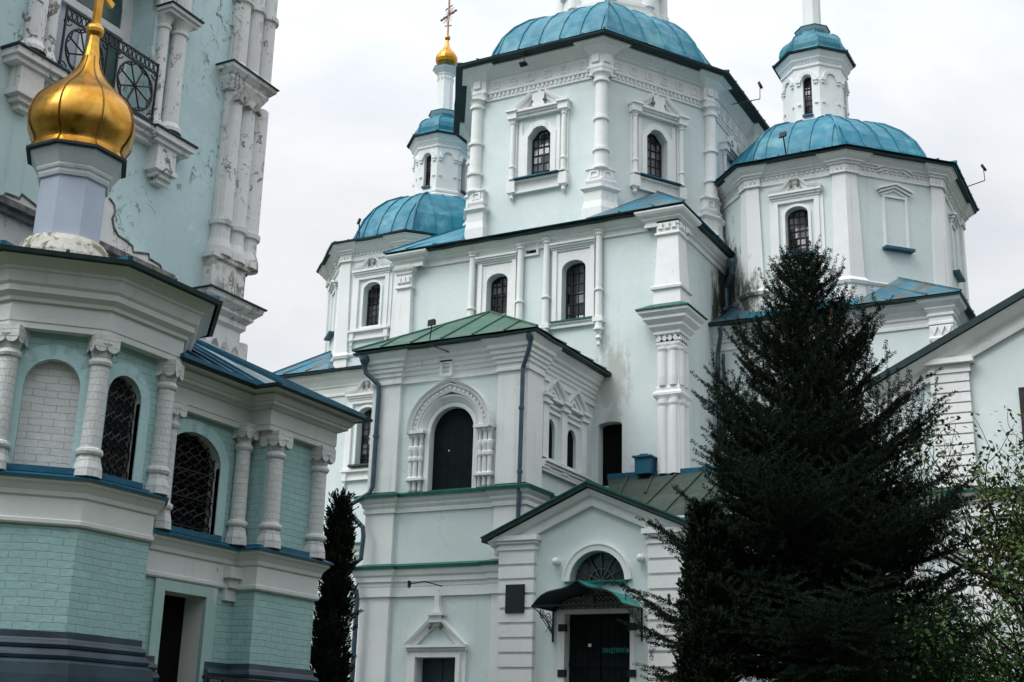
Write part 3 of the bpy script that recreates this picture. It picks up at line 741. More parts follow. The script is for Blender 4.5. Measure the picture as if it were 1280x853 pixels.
# ---- turrets
def turret(cx, cy, z0, R_, parent, gilded, open_faces=(0,), sc=1.0):
    pol = [(cx+R_*cos(pi/8+pi/4*k), cy+R_*sin(pi/8+pi/4*k)) for k in range(8)]
    # reorder so that face 0 looks towards -Y
    pol = [pol[(k+5) % 8] for k in range(8)]
    T = bpy.data.objects.new('turret', None); COL.objects.link(T); T.location = (cx, cy, z0); T.parent = parent; T.matrix_parent_inverse = Matrix.Translation(-parent.location)
    L = hypot(pol[1][0]-pol[0][0], pol[1][1]-pol[0][1]); w = L*.46; H_ = 1.35*sc
    holes = {i: [outline(L/2, z0+.42, w*.80, H_, 'arch', 8)] for i in open_faces}
    poly_walls('turret_wall', pol, z0-.6, z0+2.6*sc, 'white', T, holes, .2)
    mb = MB(); mb.mold(pol, [(.10, z0-.6), (.10, z0+.10), (.03, z0+.16), (.06, z0+.2), (.06, z0+.26), (.0, z0+.30)], True)
    for i in range(8):
        f = Fr(pol[i], pol[(i+1) % 8]); zc = z0+.42+H_-w*.40
        arc = [(L/2+(w*.62)*cos(pi*k/10), zc+(w*.62)*sin(pi*k/10)) for k in range(11)][::-1]
        f.sweep(mb, arc, [(-.05, .0), (-.05, .05), (.05, .06), (.06, .0)])
        for k in (-1, 1):
            f.box(mb, L/2+k*w*.75-.07, L/2+k*w*.75+.07, zc-.08, zc, 0, .07)
            f.box(mb, L/2+k*w*.75-.05, L/2+k*w*.75+.05, zc-.16, zc-.08, 0, .045)
            f.box(mb, L/2+k*w*.75-.045, L/2+k*w*.75+.045, z0+.75, z0+.80, 0, .04)
        if i not in open_faces: f.poly(mb, outline(L/2, z0+.42, w*.80, H_, 'arch', 8), 0, .001); 
    mb.mold(pol, [(0, z0+2.08*sc), (.04, z0+2.10*sc), (.04, z0+2.16*sc), (.02, z0+2.2*sc), (.10, z0+2.34*sc), (.10, z0+2.38*sc), (.17, z0+2.5*sc), (.18, z0+2.55*sc)], True)
    for i in range(8):
        f = Fr(pol[i], pol[(i+1) % 8])
        for k in range(1, 7): f.box(mb, L*k/7-.022, L*k/7+.022, z0+2.2*sc, z0+2.27*sc, 0, .05)
    mb.build('turret_cornice', 'white', T)
    for i in open_faces: 
        f = Fr(pol[i], pol[(i+1) % 8]); window(f, L/2, z0+.42, w*.80, H_, 'arch', .17, T, 3, 7, bw=.018, fw=.03)
        sb = MB(); f.box(sb, L/2-w*.45, L/2+w*.45, z0+.36, z0+.42, -.15, .09); sb.build('turret_sill', 'bluef', T)
    ze = z0+2.55*sc
    eave(pol, ze, .25, T, .05, True, 'turret_eave')
    mb = MB(); rot = atan2(pol[0][1]-cy, pol[0][0]-cx)
    q = R_
    CP = [(ze+.05, q+.28), (ze+.12, q+.14), (ze+.22, q+.04), (ze+.36, q+.05), (ze+.52, q+.02), (ze+.66, q-.07), (ze+.77, q-.20), (ze+.84, q-.36), (ze+.88, q-.45), (ze+1.05, q-.50)]
    mb.lathe(cx, cy, CP, 8, rot)
    sm = mb
    for k in range(8):
        a = rot+pi/4*k; seam(sm, [(cx+r*cos(a), cy+r*sin(a), z) for z, r in CP[:-1]], .03, .04)
    mb.build('cupola_roof', 'blue', T)
    z1 = ze+.98
    mb = MB(); mb.lathe(cx, cy, [(z1-.1, .32), (z1, .34), (z1+.08, .38), (z1+.15, .47), (z1+.18, .50)], 8, rot); mb.lathe(cx, cy, [(z1+.18, .27), (z1+1.600, .265), (z1+1.620, .29), (z1+1.670, .29), (z1+1.760, .37), (z1+1.840, .44), (z1+1.870, .44)], 8, rot)
    for k in range(16):
        a = 2*pi*k/16; mb.lathe(cx+.27*cos(a), cy+.27*sin(a), [(z1+1.420, .005), (z1+1.470, .022), (z1+1.530, .022)], 6)
    mb.build('turret_neck', 'white', T)
    mb = MB(); mb.lathe(cx, cy, [(z1+.175, .53), (z1+.19, .53), (z1+.25, .28)], 8, rot); mb.lathe(cx, cy, [(z1+1.870, .46), (z1+1.885, .46), (z1+1.950, .22)], 8, rot); mb.build('turret_flashing', 'blue', T)
    z2 = z1+1.92
    if gilded:
        mb = MB(); mb.lathe(cx, cy, [(z2, .22), (z2+.05, .22), (z2+.10, .28), (z2+.20, .345), (z2+.31, .375), (z2+.42, .365), (z2+.53, .31), (z2+.63, .235), (z2+.73, .155), (z2+.84, .095), (z2+.98, .055), (z2+1.1, .04)], 16, rot)
        mb.build('onion_dome', 'gold', T)
        mb = MB(); mb.sphere((cx, cy, z2+1.18), .10, 14); mb.build('finial_ball', 'gold', T, smooth=True)
        mb = MB(); zc = z2+2.05; d = Vector((cos(radians(-24)), sin(radians(-24)), 0)); c0 = Vector((cx, cy, zc))
        mb.bar((cx, cy, z2+1.25), (cx, cy, zc+.62), .045)
        mb.bar(c0-d*.40, c0+d*.40, .045); mb.bar(c0-d*.2+Vector((0, 0, .30)), c0+d*.2+Vector((0, 0, .30)), .03); mb.bar(c0-d*.2+Vector((0, 0, -.33)), c0+d*.2+Vector((0, 0, -.48)), .03)
        for k in range(16):
            a = pi/8*(k+.5)
            if k % 4 in (1, 2) or True:
                v = d*cos(a)+Vector((0, 0, sin(a))); mb.bar(c0+v*.06, c0+v*(.34 if k % 2 else .26), .014)
        for e in (c0+d*.42, c0-d*.42, c0+Vector((0, 0, .64))):
            mb.sphere(e, .045, 8)
        mb.build('cross', plain('tarnished gilt iron', (.16, .10, .06), .4, .8, .5, .3), T)
    else:
        mb = MB(); mb.lathe(cx, cy, [(z2, .24), (z2+.12, .32), (z2+.34, .44), (z2+.58, .37), (z2+.80, .17), (z2+1.2, .04)], 16, rot); mb.build('onion_dome', 'gold', T)
    return T
turret(-21.0, 33.65, 18.30, .92, church, True, (0, 2), .85)
turret(-8.74, 34.3, 18.52, .93, church, False, (0, 2), .92)
# great lantern on the central dome: its foot shows at the top of the picture
cx, cy = -14.68, 33.1
mb = MB(); mb.lathe(cx, cy, [(22.0, 1.78), (22.75, 1.78), (22.8, 1.66), (22.95, 1.72), (23.05, 1.72), (23.1, 1.55), (25.8, 1.5), (25.9, 1.62), (26.1, 1.75), (26.2, 1.75)], 8, pi/8)
for k in range(8):
    a = pi/8+pi/4*k; mb.lathe(cx+1.58*cos(a), cy+1.58*sin(a), [(23.0, .20), (23.3, .20), (23.35, .15), (24.3, .15), (24.32, .2), (24.4, .2), (24.43, .14), (25.8, .13)], 12)
    mb.bar((cx+1.5*cos(a+pi/8), cy+1.5*sin(a+pi/8), 23.95), (cx+1.5*cos(a+pi/8), cy+1.5*sin(a+pi/8), 24.1), 1.0, .1, up=(cos(a+pi/8), sin(a+pi/8), 0))
mb.build('lantern', 'white', church)
mb = MB(); mb.lathe(cx, cy, [(26.2, 2.0), (26.3, 1.9), (26.9, 1.6), (27.4, .7), (27.6, .5)], 8, pi/8); mb.build('lantern_roof', 'blue', church)

# ---- side drums, each on a square base
def side_drum(poly, base, zb, zt, zd0, ctr, faces, parent, ztop, first):
    holes = {}; jobs = []
    for i, kind in faces.items():
        f = Fr(poly[i], poly[(i+1) % 8]); s = f.L*.5
        if kind == 'win': holes[i] = [outline(s, zb+1.33, .60, 1.36, 'flatarch')]; jobs.append((f, s, kind))
        else: jobs.append((f, s, kind))
    poly_walls('drum_wall', poly, zb-.2, zt, 'pale', parent, holes, .26)
    for f, s, kind in jobs:
        if kind == 'win':
            window(f, s, zb+1.33, .60, 1.36, 'seg', .24, parent, 4, 7); surround_eared(f, s, zb+1.33, .60, 1.36, parent, 'bluef' if first else None, 'flatarch')
        if kind == 'niche':
            mb = MB(); zs = zb+1.5
            fr = f; fr.poly(mb, [(s-.36, zs), (s+.36, zs), (s+.36, zs+1.45), (s-.36, zs+1.45)], 0, .05, [[(s-.30, zs), (s+.30, zs), (s+.30, zs+1.40), (s-.30, zs+1.40)]])
            for zz in (zs+1.42, zs+1.98):
                for k, dz in ((0, 0), (1, .07), (2, .14)):
                    e = .05*k; pts = [(s-.40-e, zz+dz), (s, zz+.18+dz), (s+.40+e, zz+dz), (s+.40+e, zz+.06+dz), (s, zz+.24+dz), (s-.40-e, zz+.06+dz)]
                    fr.poly(mb, pts, 0, .05+.05*k)
            mb.build('blind_window', 'white', parent)
            sb = MB(); fr.box(sb, s-.42, s+.42, zs-.05, zs+.02, 0, .18); sb.build('window_sill', 'bluef', parent)
    for i in range(8):
        if i in (4, 5): continue
        mb = MB(); cbk = corner_block(poly, i, .30, .07); cb0 = corner_block(poly, i, .40, .07)
        for q in range(4): mb.face([(*cb0[q], zb-.15), (*cb0[q+1], zb-.15), (*cbk[q+1], zt-.45), (*cbk[q], zt-.45)])
        mb.mold(corner_block(poly, i, .40, .07), [(.0, zb+.40), (.04, zb+.42), (.07, zb+.50), (.03, zb+.56), (.0, zb+.60)])
        mb.mold(cbk, [(0, zt-.48), (.03, zt-.48), (.03, zt-.44), (0, zt-.43), (0, zt-.28), (.06, zt-.25), (.06, zt-.2), (.14, zt-.1), (.16, zt)])
        for q in (1, 2):
            f = Fr(cbk[q], cbk[q+1])
            for k in range(3): a = f.L*(k+.5)/3; f.poly(mb, [(a-.05, zt-.42), (a-.02, zt-.42), (a+.02, zt-.29), (a+.05, zt-.29), (a+.08, zt-.42), (a+.1, zt-.42), (a+.06, zt-.27), (a, zt-.27)], 0, .05)
        mb.build('corner_pilaster', 'white', parent)
    mb = MB(); mb.mold(poly, [(0, zb+.44), (.03, zb+.46), (.06, zb+.52), (0, zb+.56)], True); mb.build('string_course', 'white', parent)
    entablature('cornice', poly, .32, .08, zt-.50, zt, parent, .30, (.32, .44))
    eave(poly, zt, .43, parent, .06)
    dp = offset_poly(poly, .5 if first else .36)
    H_ = ztop-zt
    facet_dome('dome_roof', dp, ctr, [(1.0, zt+.07), (.81, zt+.24), (.785, zt+.26*H_), (.73, zt+.45*H_), (.64, zt+.64*H_), (.52, zt+.81*H_), (.38, zt+.94*H_), (.22, ztop)], 'blue', parent, .50)
# right-hand base
RB = [(-12.0, 30.8), (-4.95, 30.8), (-4.95, 38.2), (-12.0, 38.2)]
fR = Fr(RB[0], RB[1]); uR = lambda u: u+12.0
poly_walls('side_wall', RB, GZ, 12.05, 'pale', church, {}, .2)
cpR = [(-12.0, 30.8)]+corner_block(RB, 1, .38, .12)+[(-4.95, 38.2)]
mb = MB(); mb.mold(cpR, [(0, 11.42), (.04, 11.42), (.04, 11.48), (.02, 11.5), (.02, 11.6), (.06, 11.63), (.06, 11.67), (.02, 11.7), (.10, 11.8), (.10, 11.84), (.22, 11.94), (.26, 12.02)]); mb.build('cornice', 'white', church)
eave([(-11.6, 30.8), (-4.95, 30.8), (-4.95, 38.2)], 12.01, .42, church, .05, False)
mb = MB(); mb.face([(-11.3, 30.39, 12.07), (-4.54, 30.39, 12.07), (-4.54, 38.5, 12.12), (-11.3, 38.5, 12.12)])
mb.face([(-9.9, 30.39, 12.08), (-7.0, 30.39, 12.08), (-7.0, 30.85, 12.42), (-9.9, 30.85, 12.42)])
mb.build('roof', 'blue', church)
squinch((-4.53, 30.38), (-7.15, 30.38), (-4.53, 33.0), OR[1], OR[2], 12.085, 12.2, 13.1, church)
mb = MB(); mb.face([(-11.4, 30.38, 12.085), (-9.7, 30.38, 12.085), OR[0]+(12.45,), (-10.75, 31.85, 13.0), (-11.4, 31.8, 12.8)]); o = mb.build('corner_roof', 'bluew', church)
side_drum(OR, None, 12.36, 16.25, 12.4, (-8.72, 34.3), {0: 'win', 1: 'niche', 2: 'niche'}, church, 18.6, True)
mb = MB(); cb = corner_block(RB, 1, .38, .12)
mb.mold(cb, [(0, GZ), (0, 11.0), (.04, 11.02), (.06, 11.08), (.02, 11.12), (.02, 11.40)])
for q in (1, 2):
    f = Fr(cb[q], cb[q+1])
    for k in range(3): f.lathe(mb, f.L*(k+.5)/3, 0, [(GZ, .07), (11.0, .07)], 10)
    for k in range(3):
        a = f.L*(k+.5)/3; f.poly(mb, [(a-.09, 11.36), (a, 11.17), (a+.09, 11.36)], .02, .06)
mb.build('pilaster', 'white', church)
# left-hand base
LB = [(-24.1, 30.3), (-18.2, 30.3), (-18.2, 37.6), (-24.1, 37.6)]
fL = Fr(LB[0], LB[1]); uL = lambda u: u+24.1
lw = (uL(-21.02), 9.10, .62, 1.72)
poly_walls('side_wall', LB, GZ, 11.95, 'pale', church, {0: [outline(*lw, 'flatarch')]}, .3)
window(fL, *lw, 'flatarch', .26, church, 3, 6); surround_eared(fL, *lw, church, 'greym', 'flatarch', True, True, .34)
mb = MB(); mb.mold([(-24.1, 37.6), (-24.1, 30.3), (-18.2, 30.3)], [(0, 11.25), (.04, 11.25), (.04, 11.31), (.02, 11.33), (.02, 11.5), (.06, 11.53), (.06, 11.57), (.12, 11.68), (.12, 11.72), (.24, 11.84), (.26, 11.93)]); mb.build('cornice', 'white', church)
eave([(-24.1, 37.6), (-24.1, 30.3), (-18.4, 30.3)], 11.92, .42, church, .05, False)
mb = MB(); mb.face([(-24.52, 29.88, 11.98), (-18.4, 29.88, 11.98), (-18.4, 37.6, 12.03), (-24.52, 37.6, 12.03)]); mb.build('roof', 'blue', church)
squinch((-24.53, 29.87), (-22.2, 29.87), (-24.53, 32.2), OL[0], OL[7], 11.99, 12.15, 12.95, church, 'bluew')
side_drum(OL, None, 11.95, 15.90, 12.0, (-21.1, 33.65), {0: 'win', 7: 'niche', 1: 'win'}, church, 18.35, False)
mb = MB()
for z in (6.85, 5.35): mb.mold([(-24.1, 30.3), (-18.2, 30.3)], [(0, z-.28), (.05, z-.26), (.05, z-.18), (.12, z-.1), (.16, z), (0, z)])
mb.build('string_course', 'white', church)
mb = MB()
for z in (6.85, 5.35): mb.mold([(-24.1, 30.3), (-18.2, 30.3)], [(.2, z), (.2, z+.05), (0, z+.10)])
mb.build('ledge_flashing', 'greenf', church)

# ---- front projection with the arched doorway
EB = [(-16.72, 24.5), (-12.85, 24.5), (-12.85, 28.0), (-16.72, 28.0)]
fE = Fr(EB[0], EB[1]); uE = lambda u: u+16.72
fES = Fr(EB[1], EB[2])
ad = (uE(-14.66), 6.92, 1.12, 1.92)
vent = [(uE(-14.93), 9.62), (uE(-14.75), 9.62), (uE(-14.75), 9.85), (uE(-14.93), 9.85)]
lwE = (uE(-14.82), 1.9, 1.0, 1.48)
sw1 = (1.22, 7.78, .46, .90); sw2 = (2.33, 7.78, .46, .90)
poly_walls('front_wall', EB, GZ, 10.25, 'pale', church, {0: [outline(*ad, 'arch'), vent, outline(*lwE, 'rect')], 1: [outline(*sw1, 'arch', 8), outline(*sw2, 'arch', 8)]}, .34, (2,))
eave([(-16.72, 28.0), (-16.72, 24.5), (-12.85, 24.5), (-12.85, 28.0)], 10.22, .46, church, .07, False)
mb = MB(); pk = (-14.78, 26.2, 11.62); q = [(-17.2, 24.02, 10.31), (-12.37, 24.02, 10.31), (-12.37, 28.4, 10.31), (-17.2, 28.4, 10.31)]
for i in range(4): mb.face([q[i], q[(i+1) % 4], pk])
sm = mb
for i in range(4):
    A, B = Vector(q[i]), Vector(q[(i+1) % 4]); seam(sm, [A, Vector(pk)], .06, .05)
    for k in range(1, 6):
        t_ = k/6; E_ = A.lerp(B, t_); top = (A if t_ < .5 else B).lerp(Vector(pk), 1-abs(t_-.5)*2 if False else (t_*2 if t_ < .5 else (1-t_)*2)); seam(sm, [E_, top], .04, .05)
sm.build('hip_roof', 'green', church)
eb_path = [(-16.72, 28.0)]+corner_block(EB, 0, .66, .09)+corner_block(EB, 1, .66, .09)+[(-12.85, 28.0)]
mb = MB(); mb.mold(eb_path, [(0, 9.50), (.05, 9.50), (.05, 9.56), (.02, 9.58), (.02, 9.66), (.06, 9.68), (.06, 9.76), (.10, 9.78), (.10, 9.86), (.14, 9.88), (.14, 9.96), (.20, 10.0), (.20, 10.08), (.30, 10.2), (.30, 10.24)]); mb.build('cornice', 'white', church)
for i in (0, 1):
    mb = MB(); cb = corner_block(EB, i, .66, .09); mb.mold(cb, [(0, 7.0), (0, 9.5)]); mb.mold(cb, [(0, 5.34), (0, 6.6)]); mb.mold(cb, [(0, GZ), (0, 4.7)]); mb.build('pilaster', 'white', church)
for z, dent in ((6.86, False), (5.27, True)):
    mb = MB(); pr = [(0, z-.34), (.04, z-.34), (.04, z-.27), (.02, z-.25), (.07, z-.18), (.07, z-.13), (.13, z-.07), (.16, z), (0, z)]
    if dent: pr = [(0, z-.32), (.05, z-.32), (.05, z-.60), (.015, z-.58), (.015, z-.40), (.06, z-.38), (.06, z-.30), (.10, z-.28), (.10, z-.18), (.14, z-.14), (.18, z), (0, z)]
    mb.mold(eb_path, pr)
    if dent:
        for a0, a1, d in ((.02, .64, .09), (.68, 3.2, 0), (3.24, 3.85, .09)):
            k = int((a1-a0)/.085)
            for j in range(k): fE.box(mb, a0+.085*j+.015, a0+.085*j+.06, z-.55, z-.42, 0, d+.032)
    mb.build('string_course', 'white', church)
    mb = MB(); mb.mold(eb_path, [(.18, z), (.20, z-.02), (.21, z+.05), (-.05, z+.14)]); mb.build('ledge_flashing', 'greenf', church)
# arched doorway
mb = MB(); fE.poly(mb, outline(*ad, 'arch', 14), -.12, -.12); d = mb.build('doorway', 'dark', church)
mb = MB()
for k in range(1, 6): fE.box(mb, ad[0]-.51+1.02*k/6-.006, ad[0]-.51+1.02*k/6+.006, 6.95, 8.3, -.12, -.116)
mb.build('door_boards', 'dark', d)
mb = MB(); fE.lathe(mb, ad[0]-.14, -.09, [(7.85, .01), (7.87, .02), (7.89, .01)], 8); mb.build('door_handle', 'lamp', d)
sc, zc = ad[0], ad[1]+1.92-.56
def ogee(R_, up, k=20):     # arch path from left to right with a pointed top
    pts = []
    for i in range(k+1):
        a = pi-pi*i/k; z = zc+R_*sin(a); e = max(0, 1-abs(cos(a))/.42); pts.append((sc+R_*cos(a), z+up*e**1.6))
    return pts
mb = MB()
fE.sweep(mb, [(sc+.56*cos(pi-pi*i/20), zc+.56*sin(pi-pi*i/20)) for i in range(21)], [(0, -.1), (0, .05), (.07, .07), (.10, .04)])
fE.sweep(mb, [(sc+.66*cos(pi-pi*i/20), zc+.66*sin(pi-pi*i/20)) for i in range(21)], [(0, .03), (.01, .07), (.12, .16), (.15, .17), (.15, .1)])
fE.sweep(mb, ogee(.82, .06), [(0, .10), (.0, .18), (.05, .20), (.05, .16), (.15, .16), (.15, .22), (.18, .23), (.18, 0)])
fE.sweep(mb, ogee(1.0, .11), [(0, .0), (.0, .21), (.04, .25), (.07, .27), (.08, .0)])
for i in range(1, 24):
    a = pi*i/24; e = max(0, 1-abs(cos(a))/.42)
    fE.poly(mb, [(sc+.91*cos(a)+.024*cos(b*pi/3), zc+.91*sin(a)+.06*e**1.6+.024*sin(b*pi/3)) for b in range(6)], .16, .20)
for k in (-1, 1):
    a0, a1 = sorted((sc+k*.565, sc+k*.68)); fE.box(mb, a0, a1, ad[1], zc, 0, .07)
    a0, a1 = sorted((sc+k*.66, sc+k*1.06)); fE.box(mb, a0, a1, ad[1], zc, 0, .03)
    for x, r in ((.76, .042), (.89, .058), (1.01, .055)):
        fE.lathe(mb, sc+k*x, .10, [(6.96, .03), (7.0, r*.8), (7.16, r*.8), (7.2, r*1.5), (7.26, r*1.5), (7.3, r*.9), (7.62, r*.9), (7.66, r*1.35), (7.72, r*1.35), (7.76, r), (7.86, r*1.25), (7.90, r*1.4), (7.96, r*1.4), (8.0, r*.9), (8.16, r*.9), (8.20, r*1.3), (8.26, r*1.6), (8.33, r*1.6), (8.37, r)], 12)
    a0, a1 = sorted((sc+k*.64, sc+k*1.10)); fE.box(mb, a0, a1, zc-.02, zc+.05, 0, .23)
    fE.box(mb, a0, a1, 7.20, 7.25, 0, .20)
mb.build('doorway_surround', 'white', church)
mb = MB(); fE.poly(mb, [(vent[0][0]-.07, vent[0][1]-.07), (vent[1][0]+.07, vent[1][1]-.07), (vent[2][0]+.07, vent[2][1]+.07), (vent[3][0]-.07, vent[3][1]+.07)], 0, .14, [vent]); o = mb.build('vent', 'white', church)
mb = MB(); fE.poly(mb, vent, -.1, -.1); mb.build('vent_back', 'greym', o)
# twin side windows
for k, w_ in enumerate((sw1, sw2)):
    mb = MB(); fES.poly(mb, outline(*w_, 'arch', 8), -.07, -.07); mb.build('side_window', 'void', church)
mb = MB()
for s_ in (.83, 1.775, 2.83):
    fES.box(mb, s_-.14, s_+.14, 7.72, 8.95, 0, .09); fES.box(mb, s_-.18, s_+.18, 8.95, 9.02, 0, .16); fES.box(mb, s_-.15, s_+.15, 9.02, 9.10, 0, .12); fES.box(mb, s_-.2, s_+.2, 9.10, 9.16, 0, .2)
    fES.box(mb, s_-.17, s_+.17, 7.48, 7.66, 0, .13)
for w_ in (sw1, sw2):
    s_ = w_[0]; fES.box(mb, s_-.5, s_+.5, 8.94, 9.0, 0, .06); fES.box(mb, s_-.40, s_+.40, 8.80, 8.86, 0, .06)
    fES.box(mb, s_-.5, s_+.5, 9.08, 9.15, 0, .14)
    fES.sweep(mb, [(s_-.56, 9.17), (s_, 9.58), (s_+.56, 9.17)], [(-.12, .02), (-.12, .08), (-.05, .10), (-.03, .17), (.02, .19), (.02, 0)])
    fES.sweep(mb, [(s_-.26, 9.17), (s_, 9.37), (s_+.26, 9.17)], [(-.05, .02), (-.05, .06), (.03, .06), (.03, 0)])
for z, d, q in ((7.66, .20, .05), (7.61, .15, .07), (7.54, .11, .08), (7.46, .10, .05)): fES.box(mb, .70, 3.05, z-q, z, 0, d)
mb.build('window_surround', 'white', church)
# ground-floor window under the small pediment
mb = MB(); s_ = lwE[0]; zt = 3.38
fE.poly(mb, [(s_-.72, 1.6), (s_+.72, 1.6), (s_+.72, zt+.14), (s_-.72, zt+.14)], 0, .05, [outline(s_, 1.61, 1.0, zt-1.61, 'rect')])
fE.poly(mb, [(s_-.60, 1.6), (s_+.60, 1.6), (s_+.60, zt+.08), (s_-.60, zt+.08)], .05, .09, [outline(s_, 1.61, 1.0, zt-1.61, 'rect')])
for z, d in ((zt+.14, .10), (zt+.2, .16)): fE.box(mb, s_-.75, s_+.75, z, z+.055, 0, d)
fE.sweep(mb, [(s_-.74, zt+.24), (s_-.12, zt+.80), (s_+.12, zt+.80), (s_+.74, zt+.24)], [(-.15, .02), (-.15, .07), (-.08, .09), (-.04, .15), (.02, .17), (.02, 0)])
fE.box(mb, s_-.15, s_+.15, zt+.72, zt+.86, 0, .16); fE.box(mb, s_-.19, s_+.19, zt+.86, zt+.92, 0, .2)
fE.poly(mb, [(s_-.1, zt+.92), (s_+.1, zt+.92), (s_+.05, zt+1.1), (s_+.06, zt+1.3), (s_, zt+1.42), (s_-.06, zt+1.3), (s_-.05, zt+1.1)], 0, .12)
mb.build('window_surround', 'white', church); drops(fE, s_, zt+.66, church, .13)
mb = MB(); fE.box(mb, s_-.5, s_+.5, 1.6, zt, -.28, -.24)
o = mb.build('shutter', plain('dark blue shutter', (.012, .022, .035), .5, 0, .4, .3), church)
mb = MB(); fE.box(mb, s_-.5, s_+.5, 2.72, 2.76, -.24, -.22); fE.box(mb, s_-.012, s_+.012, 1.6, zt, -.24, -.225); mb.build('shutter_rail', 'iron', o)

# ---- lean-to roof and its wall right of the doorway, blue roof hatch
mb = MB(); mb.face([(-12.45, 27.99, 7.75), (-7.6, 27.99, 7.75), (-7.6, 24.9, 6.1), (-11.0, 24.9, 6.1)])
sm = mb
for k in range(7):
    x = -11.9+.62*k; seam(sm, [(x, 27.95, 7.74), (x+.05 if x > -11 else -11, 24.95 if x > -11 else 24.95, 6.13)] if x > -11.0 else [(x, 27.95, 7.74), (x+.35, 26.6, 7.02)], .04, .05)
o = sm.build('lean_to_roof', 'greym', church)
mb = MB(); mb.box(-12.4, -7.7, 27.86, 28.0, 7.66, 7.80); mb.build('roof_flashing', 'bluef', o)
mb = MB(); mb.box(-10.9, -7.7, 25.0, 28.0, GZ, 6.2); mb.build('lean_to_wall', 'pale', church)
mb = MB(); mb.box(-11.60, -11.22, 27.6, 28.0, 7.7, 8.08); mb.box(-11.65, -11.17, 27.55, 28.0, 8.08, 8.12); mb.box(-11.5, -11.32, 27.65, 27.9, 8.12, 8.17); mb.build('roof_hatch', 'bluef', church)

# ---- downpipes
def downpipe(pts, r, parent, hopper=True, brackets=()):
    mb = MB(); mb.tube(pts, r, 10)
    if hopper:
        x, y, z = pts[0]; mb.lathe(x, y, [(z-.02, r), (z+.10, r*2.1), (z+.20, r*2.3), (z+.20, r*2.0)], 10)
    for (x, y, z) in brackets: mb.lathe(x, y, [(z-.03, r*1.3), (z+.03, r*1.3)], 10)
    return mb.build('downpipe', 'pipe', parent, smooth=False)
v0 = 24.28
downpipe([(-16.92, 24.15, 9.98), (-16.90, 24.2, 9.8), (-16.62, 24.33, 9.52), (-16.60, 24.34, 9.3), (-16.62, 24.34, 7.15), (-16.66, 24.3, 6.98), (-17.02, 24.12, 6.72), (-17.02, 24.12, 6.5), (-16.72, 24.2, 6.2), (-16.70, 24.22, 6.0), (-16.72, 24.2, 5.5), (-17.0, 24.08, 5.25), (-17.0, 24.08, 5.05), (-16.80, 24.22, 4.8), (-16.78, 24.24, 4.6), (-16.80, 24.26, GZ)], .055, church, True, [(-16.61, 24.34, 8.3), (-16.79, 24.25, 3.4)])
downpipe([(-12.62, 24.2, 10.05), (-12.66, 24.22, 9.9), (-12.84, 24.3, 9.5), (-12.84, 24.3, 9.3), (-12.86, 24.3, 6.2)], .05, church, True, [(-12.85, 24.3, 8.6), (-12.85, 24.3, 7.2)])
downpipe([(-10.30, 31.0, 13.75), (-10.30, 31.05, 13.6), (-10.55, 31.3, 13.3), (-10.55, 31.3, 12.75), (-10.62, 31.2, 12.65)], .06, church)
downpipe([(-10.42, 30.3, 11.9), (-10.42, 30.4, 11.75), (-10.55, 30.62, 11.5), (-10.60, 30.66, 11.3), (-10.60, 30.66, 9.0), (-10.3, 30.4, 8.7), (-10.1, 30.3, 8.6)], .055, church, False, [(-10.60, 30.66, 10.2)])
downpipe([(-10.45, 30.66, 11.3), (-10.45, 30.66, 9.0)], .04, church, False)
# ================================================================== ENTRANCE PORCH
porch = thing('entrance_porch', 'white gabled porch with a dark double door under a teal canopy', 'porch', (-11, 24, GZ))
PC = -11.0
PB = [(-13.0, 24.0), (-9.0, 24.0), (-9.0, 27.6), (-13.0, 27.6)]
fP = Fr(PB[0], PB[1]); sP = lambda u: u+13.0
ps = sP(-10.88)
lun = [(ps+.60*cos(pi*i/16), 4.80+.60*sin(pi*i/16)) for i in range(17)]
pdoor = (ps, 1.75, 1.40, 2.43)
mb = MB()
fP.wall(mb, [(0, GZ), (4, GZ), (4, 5.74), (2.0, 6.56), (0, 5.74)], [lun, outline(*pdoor, 'rect')], .30)
for i in (1, 3):
    f = Fr(PB[i], PB[(i+1) % 4]); f.wall(mb, [(0, GZ), (f.L, GZ), (f.L, 5.8), (0, 5.8)])
mb.build('porch_wall', 'pale', porch, rec=False)
for k in (0, 1):     # banded pilasters
    mb = MB(); a0, a1 = ((-.06, .76), (3.24, 4.06))[k]
    fP.box(mb, a0+.03, a1-.03, GZ, 5.5, 0.003, .075)
    z = 5.43; 
    while z > 1.2:
        z0 = z-.235
        fP.box(mb, a0, a1, z0, z, .003, .13); z -= .293
    for z, d, e in ((5.43, .12, .0), (5.47, .15, .03), (5.51, .12, .0), (5.60, .17, .05), (5.66, .22, .10)): fP.box(mb, a0-e, a1+e, z, z+(.09 if z == 5.51 else .06) if z < 5.66 else z+.10, .003, d+.01)
    mb.build('banded_pilaster', 'white', porch)
mb = MB()      # raking cornice
fP.sweep(mb, [(2.0-2.28, 5.65), (2.0, 6.63), (2.0+2.28, 5.65)], [(-.30, .003), (-.30, .10), (-.24, .12), (-.22, .06), (-.12, .06), (-.10, .16), (-.04, .22), (.0, .25), (.0, .0)])
mb.build('raking_cornice', 'white', porch)
mb = MB()
for sg in (-1, 1):
    nx_, nz_ = .39*sg, .92
    A = [(PC, 23.68, 6.655), (PC+sg*2.38, 23.68, 5.63)]; B_ = [(PC, 27.9, 6.655), (PC+sg*2.38, 27.9, 5.63)]
    th = Vector((0, 0, .09))
    mb.hexa([A[0], A[1], B_[1], B_[0]]+[tuple(Vector(p)+th) for p in (A[0], A[1], B_[1], B_[0])])
mb.build('gable_roof', 'eave', porch)
mb = MB()
for sg in (-1, 1): mb.bar((PC, 23.67, 6.755), (PC+sg*2.40, 23.67, 5.725), .02, .025)
